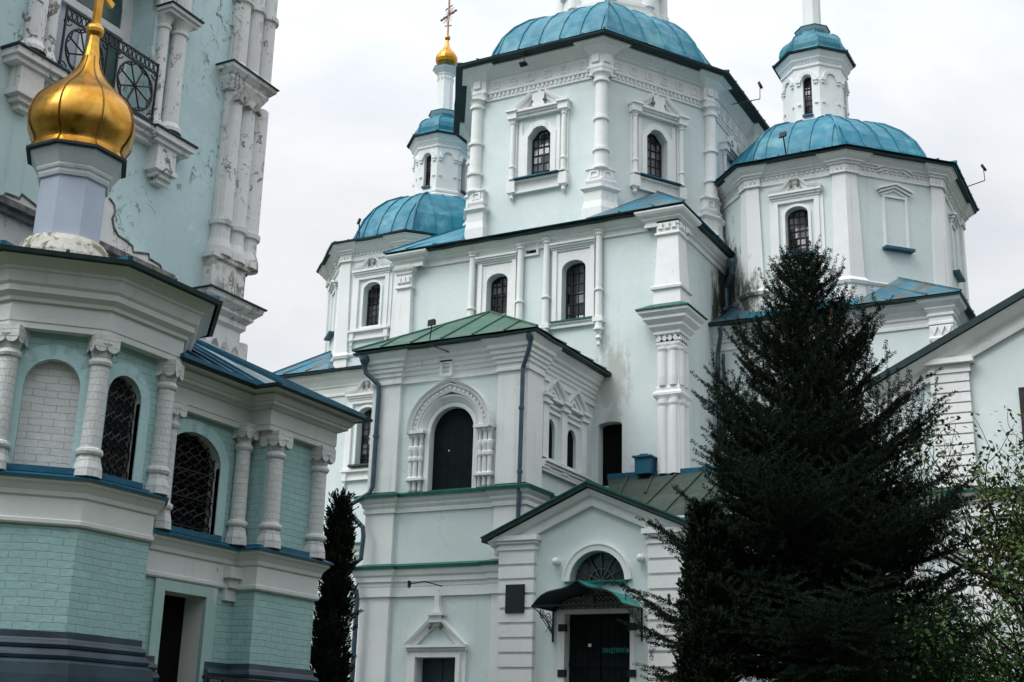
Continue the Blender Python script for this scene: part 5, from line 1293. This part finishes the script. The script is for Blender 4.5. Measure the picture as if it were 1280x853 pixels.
# ================================================================== BELL TOWER
tower = thing('bell_tower', 'tall aqua bell tower with peeling paint, clustered white corner columns and an iron balcony', 'bell tower', (-18.2, 12.6, GZ))
TB = [(-22.4, 8.4), (-14.0, 8.4), (-14.0, 16.2), (-22.4, 16.2)]
fT = Fr(TB[1], TB[2]); sT = lambda v: v-8.4
bw = (sT(12.66), 10.76, 1.90, 2.95)
holes = {1: [outline(*bw, 'arch', 20)]}
poly_walls('tower_wall', TB, GZ, 20, 'aqua', tower, holes, .55)
mb = MB()
def tower_cluster(ci, vs):
    mb = MB()
    for k, (x, y) in enumerate(vs):
        r = .18
        mb.lathe(x, y, [(9.16, r*1.3), (9.3, r*1.25), (9.45, r*1.0), (9.5, r*.98), (9.68, r*.95), (9.70, r*1.2), (9.78, r*1.25), (9.80, r*1.02), (12.05, r*.95), (12.12, r*.95)], 18)
        mb.lathe(x, y, [(12.54, r*1.2), (12.6, r*1.2), (12.7, r*.9), (13.85, r*.86), (13.87, r*1.15), (13.95, r*1.15), (13.97, r*.86), (17.0, r*.85)], 18)
        mb.lathe(x, y, [(6.2, r), (7.85, r)], 14)
    return mb
vsR = [(-13.93, 15.51), (-13.93, 15.86), (-13.93, 16.20), (-14.2, 16.26), (-14.55, 16.26)]
tower_cluster(0, vsR).build('corner_columns', 'peel', tower)
vsL = [(-13.93, 8.62), (-13.93, 9.0), (-13.93, 9.38), (-14.1, 8.33), (-14.5, 8.33)]
tower_cluster(0, vsL).build('corner_columns', 'peel', tower)
leafm = plain('weathered lime leaf', (.36, .37, .36), .9, 0, .1, .4, 9)
def tower_ledges(v0, v1, vend):
    path = [(-14.0, v0), (-13.80, v0), (-13.80, v1), (-15.0, v1)]
    mb = MB()
    mb.mold(path, [(-.2, 8.46), (.0, 8.46), (.0, 9.06), (.05, 9.09), (.05, 9.16), (-.3, 9.18)])
    mb.build('corner_pedestal', 'peelbad', tower); mb = MB()
    mb.mold(path, [(-.2, 7.55), (.03, 7.6), (.03, 7.68), (0, 7.7), (.0, 8.0), (.06, 8.06), (.06, 8.14), (.14, 8.22), (.14, 8.26), (.24, 8.36), (.26, 8.44), (-.2, 8.5)])
    mb.build('corner_cornice', 'peelbad', tower); mb = MB()
    mb.mold(path, [(-.2, 12.12), (.0, 12.14), (.03, 12.2), (.08, 12.30), (.08, 12.34), (.17, 12.44), (.18, 12.50), (-.2, 12.54)])
    o1 = mb.build('corner_ledge', 'peelbad', tower)
    mb = MB(); mb.mold(path, [(.17, 12.50), (.20, 12.50), (.205, 12.525), (-.1, 12.56)]); mb.build('ledge_flashing', 'eave', tower); mb = MB(); mb.mold(path, [(.25, 8.44), (.29, 8.44), (.29, 8.465), (-.1, 8.52)]); mb.build('ledge_flashing', 'eave', tower)
    for (x, y) in [(-13.80, v0+.17), (-13.80, (v0+v1)/2), (-13.80, v1-.17)]:     # leaf capitals
        for z in (12.02, 7.62):
            mb = MB(); f = Fr((x+.01, y-.2), (x+.01, y+.2)); f.poly(mb, [(.10, z-.10), (.2, z-.05), (.30, z-.10), (.26, z+.01), (.2, z+.11), (.14, z+.01)], 0, .08); mb.build('leaf_capital', leafm, tower)
tower_ledges(15.27, 16.10, 0)
mb = MB(); mb.mold([(-22.4, 8.4), (-14, 8.4), (-14, 16.2)], [(0, 16.9), (.2, 17), (.2, 17.3), (.5, 17.8), (.5, 18.1), (0, 18.2)]); mb.build('cornice', 'peel', tower)
mb = MB(); mb.face([(-23, 8, 20), (-13.4, 8, 20), (-13.4, 17, 20), (-23, 17, 20)]); mb.face([(-23, 8, 20), (-13.4, 8, 20), (-18.2, 12.5, 24)]); mb.face([(-13.4, 8, 20), (-13.4, 17, 20), (-18.2, 12.5, 24)]); mb.face([(-13.4, 17, 20), (-23, 17, 20), (-18.2, 12.5, 24)]); mb.face([(-23, 17, 20), (-23, 8, 20), (-18.2, 12.5, 24)]); mb.build('tower_roof', 'blue', tower)
# balcony opening
sb_ = bw[0]; zc = bw[1]+bw[3]-.95
mb = MB(); fT.poly(mb, outline(sb_, 10.76, 1.92, 2.96, 'arch', 20), -.55, -.52, [outline(sb_-.0, 10.85, 1.62, 2.70, 'arch', 16)]); mb.build('window_reveal', 'peel', tower)
bwn = window(fT, sb_, 10.85, 1.62, 2.70, 'arch', .54, tower, 2, 1, 'glassl', 'wframe', .13, 'balcony_door', .10)
mb = MB(); fT.box(mb, sb_-.78, sb_+.78, 12.25, 12.38, -.56, -.48); fT.box(mb, sb_+.02, sb_+.78, 10.9, 12.3, -.53, -.525, ); mb.build('transom', 'wframe', bwn)
mb = MB(); fT.poly(mb, [(sb_+.07, 10.95), (sb_+.72, 10.95), (sb_+.72, 12.22), (sb_+.07, 12.22)], -.51, -.505); fT.poly(mb, [(p[0], max(12.42, p[1])) for p in inset(outline(sb_, 12.0, 1.62, 1.55, 'arch', 16), .12)], -.515, -.51); mb.build('open_leaf', plain('dim green glass', (.045, .085, .085), .2, 0, .5, .2), bwn)
mb = MB(); fT.sweep(mb, [(sb_+.95*cos(pi-pi*i/20), zc+.95*sin(pi-pi*i/20)) for i in range(21)], [(0, -.1), (0, .06), (.10, .08), (.14, .15), (.24, .17), (.26, .0)]); mb.build('arch_band', 'peel', tower)
for k in (-1, 1):
    mb = MB()
    for e, r in ((1.10, .10), (1.40, .135)):
        x, y = fT.xy(sb_+k*e, .10 if e > 1.2 else .05)
        mb.lathe(x, y, [(10.74, r*1.5), (10.80, r*1.5), (10.9, r*1.05), (12.45, r*.9), (12.47, r*1.15), (12.52, r*1.15), (12.54, r*.9), (12.6, r*1.1), (12.68, r*1.5)], 16)
        mb.lathe(x, y, [(12.8, r*1.1), (15.0, r)], 14)
    a0, a1 = sorted((sb_+k*.97, sb_+k*1.62)); fT.box(mb, a0, a1, 12.68, 12.74, 0, .28); fT.box(mb, a0-.03, a1+.03, 12.74, 12.80, 0, .33); mb.build('window_columns', 'peel', tower)
    mb = MB(); fT.box(mb, a0-.05, a1+.05, 12.80, 12.825, 0, .36); mb.build('cap_flashing', 'eave', tower)
    mb = MB(); c0 = sb_+k*1.36
    for z, h_, w, d in ((10.52, .10, .44, .33), (10.44, .08, .40, .27), (10.08, .36, .26, .22), (10.0, .08, .30, .26), (9.92, .08, .22, .2), (9.84, .08, .14, .14)): fT.box(mb, c0-w, c0+w, z, z+h_, 0, d) if z > 10.3 else fT.box(mb, c0-w, c0+w*.6, z, z+h_, 0, d)
    mb.build('bracket', 'peel', tower)
mb = MB()
for z, h_, d in ((10.56, .06, .28), (10.48, .08, .20), (10.40, .08, .13)): fT.box(mb, sb_-1.1, sb_+1.1, z, z+h_, 0, d)
mb.build('balcony_ledge', 'peel', tower)
mb = MB(); fT.box(mb, sb_-1.84, sb_-.9, 10.622, 10.65, -.0, .36); fT.box(mb, sb_+.9, sb_+1.84, 10.622, 10.65, -.0, .36); fT.box(mb, sb_-.9, sb_+.9, 10.622, 10.645, -.5, .30); mb.build('ledge_flashing', 'eave', tower)
# wrought railing
mb = MB(); rd = .17; a0, a1 = sb_-.95, sb_+.95
for z in (10.74, 11.55, 11.72): mb.bar(fT.P(a0, z, rd), fT.P(a1, z, rd), .028)
for a in (a0, sb_-.1, sb_+.1, a1): mb.bar(fT.P(a, 10.64, rd), fT.P(a, 11.74, rd), .028)
for k in range(20):
    a = a0+.05+k*(a1-a0-.1)/19; mb.tube([fT.P(a+.04*cos(q*pi/4), 11.635+.065*sin(q*pi/4), rd) for q in range(9)], .011, 5, cap=False)
for c0 in (sb_-.52, sb_+.52):
    zc_ = 11.145
    mb.tube([fT.P(c0+.37*cos(q*pi/14), zc_+.38*sin(q*pi/14), rd) for q in range(29)], .017, 6, cap=False)
    for q in range(8):
        a = pi/8+q*pi/4; mb.tube([fT.P(c0, zc_, rd), fT.P(c0+.36*cos(a), zc_+.37*sin(a), rd)], .014, 5)
        # petals
        mb.tube([fT.P(c0+.36*cos(a+j*.14-.39)*(.86+.16*abs(j-2.8)/2.8), zc_+.37*sin(a+j*.14-.39)*(.86+.16*abs(j-2.8)/2.8), rd) for j in range(7)], .012, 5)
    mb.sphere(fT.P(c0, zc_, rd), .035, 8)
    for sx in (-1, 1):
        for sz in (-1, 1): mb.tube([fT.P(c0+sx*(.40-.09*cos(q*.6)*(1-q/14)), zc_+sz*(.35-.07*sin(q*.6)*(1-q/14)), rd) for q in range(12)], .011, 5)
mb.build('balcony_railing', 'iron', tower)
# broken scroll pediment of the lower window
mb = MB()
pl = [(12.72, 8.45), (14.22, 8.45), (14.16, 8.54), (13.92, 8.56), (13.90, 8.63), (13.58, 8.55), (13.55, 8.63), (13.42, 8.67), (13.24, 8.69), (13.14, 8.78), (13.09, 8.90), (13.13, 9.02), (13.09, 9.13), (12.98, 9.19), (12.72, 9.19)]
fT.poly(mb, [(sT(v), z) for v, z in pl], 0, .14)
mb.build('scroll_pediment', 'peel', tower); mb = MB()
pl2 = [(2*12.66-v, z) for v, z in pl][::-1]; fT.poly(mb, [(sT(v), z) for v, z in pl2], 0, .14)
mb.build('scroll_pediment', 'peel', tower)
mb = MB()
for q in (pl[1:14], pl2[1:14]): mb.tube([fT.P(sT(v), z+.015, .14) for v, z in q], .022, 6)
for z, h_, d in ((8.28, .08, .18), (8.36, .09, .26)): fT.box(mb, sT(11.0), sT(14.4), z, z+h_, 0, d)
mb.build('pediment_edge', mats_dark, tower)
mb = MB(); fT.box(mb, sT(11.0), sT(14.40), 7.3, 8.28, 0, .08); mb.build('window_surround', 'peel', tower)

# ================================================================== SMALL THINGS
def floodlight(base, head, aim, label, up=None):
    L_ = thing('floodlight', label, 'floodlight', base, 'floodlights on the roofs and walls')
    mb = MB(); b = Vector(base); h = Vector(head)
    if up: mb.bar(b, up, .02); mb.bar(up, h, .018)
    else: mb.bar(b, h, .028)
    mb.build('arm', 'iron', L_)
    mb = MB(); a = Vector(aim).normalized(); x = a.cross(Vector((0, 0, 1))).normalized(); y = x.cross(a)
    q = [h+x*sx*.085+y*sy*.055-a*.03 for sx, sy in ((-1, -1), (1, -1), (1, 1), (-1, 1))]; r = [h+x*sx*.10+y*sy*.07+a*.04 for sx, sy in ((-1, -1), (1, -1), (1, 1), (-1, 1))]
    mb.hexa(q+r); mb.bar(h-x*.11, h-x*.11-y*.08, .014); mb.bar(h+x*.11, h+x*.11-y*.08, .014)
    mb.build('lamp_head', 'iron', L_)
    return L_
a = Vector((-15.05, 24.10, 10.21)); floodlight((a.x+.45, 24.45, 10.02), Vector((-14.97, 23.90, 10.68)), (-.2, -1, .1), 'floodlight on a bent arm above the green hip roof eave', (a.x, 23.95, 10.2))
floodlight(Vector((-21.42, 29.90, 15.90)), Vector((-21.46, 29.90, 16.50)), (-.6, -.7, .2), 'floodlight standing on the eave of the left blue dome')
floodlight(Vector((-14.86, 27.80, 19.50)), Vector((-14.81, 27.60, 19.05)), (0, -.5, -.8), 'floodlight hanging below the central dome eave, near its left end')
b = Vector((-10.30, 31.38, 18.64)); floodlight(b, Vector((-9.40, 31.07, 18.87)), (.8, .1, .4), 'floodlight on a long arm right of the central dome', Vector((-9.40, 31.03, 18.44)))
floodlight(Vector((-8.53, 30.30, 16.22)), Vector((-8.54, 30.10, 16.78)), (-.3, -.8, .2), 'floodlight in front of the right blue dome, near its turret')
b = Vector((-4.68, 33.20, 15.86)); floodlight(b, Vector((-4.16, 33.20, 16.33)), (.8, -.1, .4), 'floodlight on a long arm at the far right of the right dome', Vector((-4.15, 33.20, 15.97)))
floodlight((-14.72, 24.42, 4.86), (-15.22, 23.9, 4.86), (-.8, -.5, 0), 'floodlight on a horizontal arm above the small pedimented window', (-14.9, 24.0, 4.92))
rl = MB()
for k in range(9): y = 12.2+.25*k; rl.bar((-10.45, y, GZ), (-10.45, y, 2.27), .022)
rl.bar((-10.45, 12.1, 2.28), (-10.45, 14.3, 2.28), .035); rl.bar((-10.45, 12.1, 1.3), (-10.45, 14.3, 1.3), .03)
tag(rl.build('railing', 'iron'), 'low black metal railing below the chapel doorway', 'railing')

# ================================================================== TREES
def quads(name, C0, A, B, mat, parent):
    """many small flat leaves: centres C0, half axes A and B (numpy n x 3)"""
    n = len(C0); v = np.empty((n*4, 3)); v[0::4] = C0-A; v[1::4] = C0-B; v[2::4] = C0+A; v[3::4] = C0+B
    me = bpy.data.meshes.new(name); me.vertices.add(n*4); me.vertices.foreach_set('co', v.ravel())
    me.loops.add(n*4); me.loops.foreach_set('vertex_index', np.arange(n*4)); me.polygons.add(n)
    me.polygons.foreach_set('loop_start', np.arange(0, n*4, 4)); me.update(calc_edges=True); me.materials.append(M[mat])
    o = bpy.data.objects.new(name, me); COL.objects.link(o)
    if parent is not None:
        o.parent = parent
        o.matrix_parent_inverse = Matrix.Translation(-parent.location)
    return o
def unit(v): return v/np.maximum(1e-9, np.linalg.norm(v, axis=-1, keepdims=True))

def needles(segs, per_m, ln, wd, fw=.45):
    """segs: array (n,2,3) of twig segments -> needle quads all round them"""
    a = segs[:, 0]; d = segs[:, 1]-a; L = np.linalg.norm(d, axis=1); cnt = np.maximum(3, (L*per_m).astype(int))
    idx = np.repeat(np.arange(len(segs)), cnt); t_ = rng.random(len(idx))
    D = unit(d)[idx]; p = a[idx]+d[idx]*t_[:, None]
    r = unit(np.cross(D, unit(rng.normal(size=D.shape)))); ax = unit(r+D*fw)
    l = ln*(.7+.5*rng.random(len(idx)))[:, None]
    side = unit(np.cross(ax, rng.normal(size=D.shape)))*wd/2
    return p+ax*l*.5, ax*l*.5, side
def spruce(name, label, cat, x, y, z0, h, R_, z_low):
    T = thing(name, label, cat, (x, y, z0)); base = np.array([x, y, z0])
    mb = MB(); mb.tube([(x, y, z0-.1), (x+.02, y, z0+h*.4), (x-.02, y+.02, z0+h*.8), (x, y, z0+h)], [.17, .11, .04, .008], 9); mb.build('trunk', 'bark', T)
    br = MB(); segs = []; cones = MB()
    z = z0+z_low
    while z < z0+h-.12:
        f = (z-z0)/h; dz_ = z0+h-z; reach = R_*(1-math.exp(-dz_/1.75))*(.9+.16*sin(z*5.3))*(.93 if f > .52 else 1.12)
        nb = int(5+3*rng.random()+ (3 if f < .6 else 0))
        a0 = rng.random()*6.28
        for k in range(nb):
            a = a0+6.283*k/nb+rng.normal()*.22; L = reach*(.58+.46*rng.random())*(1+.13*sin(3*a+z*1.7))
            el0 = .10+.75*f**1.5+rng.normal()*.10; droop = (.55-.5*f)
            pts = []; n = 9
            for i in range(n+1):
                s = i/n; r = L*s*cos(el0*.6); zz = L*s*sin(el0)-droop*L*.5*s*s+L*.42*max(0, s-.5)**1.6*1.6
                pts.append(np.array([x+r*cos(a+.12*s), y+r*sin(a+.12*s), z+zz]))
            if L > .5: br.tube(pts, [max(.005, .028*(1-s/n)*(L/1.5)) for s in range(n+1)], 5, cap=False)
            for i in range(2 if L > .6 else 0, n): segs.append((pts[i], pts[i+1]))
            m_ = max(4, int(L*10))
            for q in range(m_):       # side shoots
                s = .18+.82*(q+rng.random()*.6)/m_; i = min(n-1, int(s*n)); p = pts[i]+(pts[i+1]-pts[i])*(s*n-i)
                d0 = unit(pts[i+1]-pts[i]); sd = 1 if q % 2 else -1
                lat = np.array([-sin(a), cos(a), 0])*sd
                ln = (.34*(1-s)+.19)*min(1.3, .5+L*.42)*(.7+.6*rng.random())
                dr = unit(d0*.62+lat*.75+np.array([0, 0, .05+.55*f-.42*(1-f)*rng.random()]))
                e = p+dr*ln+np.array([0, 0, -.10*ln*(1-f)*2]); e2 = e+unit(dr+np.array([0, 0, .45*f-.35*(1-f)+rng.normal()*.15]))*ln*.55
                segs.append((p, e)); segs.append((e, e2))
                if f < .75 and rng.random() < .55:      # hanging twigs under the boughs
                    pe = p+np.array([.05*rng.normal(), .05*rng.normal(), -.14-.22*rng.random()]); segs.append((p, pe))
                for w in range(int(1+ln*7)):
                    t_ = (w+.6)/(1+ln*7); pp = p+(e-p)*t_; l2 = unit(np.cross(dr, np.array([0, 0, 1.])))*(1 if w % 2 else -1)
                    segs.append((pp, pp+unit(dr*.6+l2*.8+np.array([0, 0, -.35*(1-f)+.35*f]))*ln*.42*(1-.4*t_)))
        z += (.072+.10*rng.random())*(.75+.5*f)
    # upright leaders at the top
    top = np.array([x, y, z0+h])
    for k in range(34):
        a = rng.random()*6.28; r = .10+.85*rng.random(); zb = z0+h-.62-.85*r-.35*rng.random(); p = np.array([x+r*cos(a), y+r*sin(a), zb]); e = p+np.array([.10*cos(a), .10*sin(a), .42+.40*rng.random()])
        if k == 0: p = np.array([x, y, z0+h-.8]); e = top+np.array([0, 0, .12])
        br.tube([p, e], [.009, .004], 5, cap=False)
        segs.append((p, p+(e-p)*.92))
        for q in range(9):
            t_ = .1+.8*q/9; pp = p+(e-p)*t_; b = a+q*2.4; l = .17*(1-t_*.75)
            segs.append((pp, pp+np.array([cos(b)*l, sin(b)*l, l*.55])))
    for k in range(60):
        a = rng.random()*6.28; f = .70+.2*rng.random(); r = R_*(1-f)**.7*(.5+.5*rng.random()); c = (x+r*cos(a), y+r*sin(a), z0+h*f)
        cones.lathe(c[0], c[1], [(c[2]-.13, .006), (c[2]-.10, .018), (c[2]-.05, .024), (c[2], .018), (c[2]+.01, .004)], 7)
    br.build('branches', 'bark', T, rec=False)
    C0, A, B = needles(np.array(segs), 330, .033, .0100)
    quads('crown', C0, A, B, 'spruce', T); cones.build('cones', 'cone', T, rec=False)
    return T
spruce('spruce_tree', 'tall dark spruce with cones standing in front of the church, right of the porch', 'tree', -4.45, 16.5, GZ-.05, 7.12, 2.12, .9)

def thuja(name, label, x, y, z0, h, R_, lean=0., n=9000, group=None, pw=.45):
    T = thing(name, label, 'tree', (x, y, z0), group)
    mb = MB(); mb.tube([(x, y, z0-.1), (x+lean*.5, y, z0+h*.5), (x+lean, y, z0+h*.93)], [R_*.28, R_*.2, .01], 9); mb.build('trunk', 'bark', T)
    # upright sprays: fans of scale leaves
    m_ = n//26; f = rng.random(m_)**.9; a = rng.random(m_)*6.283
    prof = R_*np.clip(np.minimum(1, (1.02-f)**pw), .02, 1)*np.clip(.75+f*2, 0, 1)
    lump = 1+.12*np.sin(a*3+f*9)+.10*np.sin(a*5-f*14)
    r = prof*lump*(.62+.42*rng.random(m_))
    p = np.stack([x+lean*f+r*np.cos(a), y+r*np.sin(a), z0+f*h], 1)
    out = np.stack([np.cos(a), np.sin(a), np.zeros(m_)], 1)
    C0 = []; A = []; B = []
    d = unit(out*.45+np.array([0, 0, 1.])+rng.normal(size=(m_, 3))*.25)
    s = unit(np.cross(d, rng.normal(size=(m_, 3))))
    for k in range(26):
        t_ = (k//2)/13; sg = 1 if k % 2 else -1; ln = .11*(1-.5*t_)
        ax = unit(d*.75+s*sg*.65+rng.normal(size=(m_, 3))*.12)
        c = p+d*(t_*.26)+ax*ln*.5; C0.append(c); A.append(ax*ln*.5); B.append(unit(np.cross(ax, rng.normal(size=(m_, 3))))*.013)
    quads('crown', np.concatenate(C0), np.concatenate(A), np.concatenate(B), 'thuja', T)
    # dense dark inner crown
    mb = MB(); NS = 14; NR = 30; ring = []
    for i in range(NR+1):
        f_ = i/NR; rr = R_*.74*min(1, max(.03, 1-f_)**pw)*min(1, .75+f_*2)
        ring.append([(x+lean*f_+rr*(1+.12*sin(3*q*2*pi/NS+f_*9)+.08*rng.normal())*cos(q*2*pi/NS), y+rr*(1+.1*sin(5*q*2*pi/NS-f_*14)+.08*rng.normal())*sin(q*2*pi/NS), z0+f_*h*.97) for q in range(NS)])
    for a_, b_ in zip(ring, ring[1:]):
        for q in range(NS): mb.face([a_[q], a_[(q+1) % NS], b_[(q+1) % NS], b_[q]])
    mb.build('inner_crown', 'thuja', T, rec=False)
    return T
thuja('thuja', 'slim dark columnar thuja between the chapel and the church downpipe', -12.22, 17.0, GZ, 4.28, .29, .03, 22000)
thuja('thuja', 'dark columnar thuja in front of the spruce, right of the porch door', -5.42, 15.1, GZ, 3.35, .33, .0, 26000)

def broadleaf(name, label, cat, x, y, z0, h, spread, n_main, leaf, leaf_n, mat, seed, leaf_spread=.06, up=1.1, twig_drop=0., tw=1.0, lf0=.35):
    r_ = np.random.default_rng(seed); T = thing(name, label, cat, (x, y, z0)); mb = MB(); tips = []
    def grow(p, d, L, r, lev):
        n = 5; pts = [p]
        for i in range(n):
            d = unit(d+r_.normal(size=3)*.17+np.array([0, 0, .06*up-twig_drop*(lev > 1)])); p = p+d*L/n; pts.append(p)
        mb.tube(pts, [max(.0022, r*(1-.55*i/n)) for i in range(n+1)], 6 if lev < 2 else 4, cap=False)
        if lev >= 2: 
            for i in range(1, n+1): tips.append((pts[i], d, lev))
        if lev < 3:
            for k in range(int((5, 6, 6)[lev]*tw)):
                i = int(r_.integers(1 if lev else 2, n+1)); q = pts[i]
                nd = unit(d*.55+unit(r_.normal(size=3))*.75+np.array([0, 0, .25*up])); grow(q, nd, L*(.45+.25*r_.random()), r*(.5), lev+1)
    for k in range(n_main):
        a = 6.283*k/n_main+r_.random(); d = unit(np.array([cos(a)*spread, sin(a)*spread, up])); grow(np.array([x+.06*cos(a), y+.06*sin(a), z0]), d, h*(.45+.2*r_.random()), .035*h/4, 0)
    mb.build('trunk', 'bark', T, rec=False)
    P_ = np.array([t_[0] for t_ in tips]); idx = r_.integers(0, len(P_), leaf_n); C0 = P_[idx]+r_.normal(size=(leaf_n, 3))*leaf_spread
    ax = unit(r_.normal(size=(leaf_n, 3))); sd = unit(np.cross(ax, r_.normal(size=(leaf_n, 3)))); l = (leaf*(.6+.8*r_.random(leaf_n)))[:, None]
    quads('crown', C0, ax*l*.5, sd*l*.27, mat, T)
    return T
broadleaf('young_tree', 'sparse young tree with thin twigs and fresh light green leaves at the right edge', 'tree', -1.15, 19.6, GZ, 6.4, .45, 6, .08, 19000, 'leaf', 11, .09, 1.1, .02)
broadleaf('shrub', 'leafy bright green shrub at the foot of the gabled wing, lower right', 'shrub', -2.35, 17.0, GZ, 2.35, .75, 9, .055, 26000, 'leafd', 5, .14, .9, .0, 1.0)
broadleaf('bare_shrub', 'tangle of thin dark twigs with few leaves at the lower right, above the green shrub', 'shrub', -1.5, 18.3, GZ, 4.0, .8, 6, .065, 5000, 'leafd', 21, .07, .8, .08, 1.0)

# unseen trees added behind and right of the camera to shade the lower walls
r_ = np.random.default_rng(5); C_ = []
def shade_grove(x0, x1, y0, y1, h, n):
    for k in range(n):
        cx, cy = x0+(x1-x0)*r_.random(), y0+(y1-y0)*r_.random(); hh = h*(.75+.35*r_.random()); m_ = 420
        f = r_.random(m_); a = 6.283*r_.random(m_); r = 2.6*np.sin(np.pi*np.clip(f*.85+.12, 0, 1))*np.sqrt(r_.random(m_))
        C_.append(np.stack([cx+r*np.cos(a), cy+r*np.sin(a), 1.5+f*(hh-1.5)], 1))
shade_grove(-34, 14, -17, -9, 14, 26); shade_grove(13, 24, -9, 26, 15, 22)
C_ = np.concatenate(C_); n_ = len(C_); ax = unit(r_.normal(size=(n_, 3))); sd_ = unit(np.cross(ax, r_.normal(size=(n_, 3))))
tag(quads('shade_wood', C_, ax*.55, sd_*.38, 'spruce', None), kind='stuff')
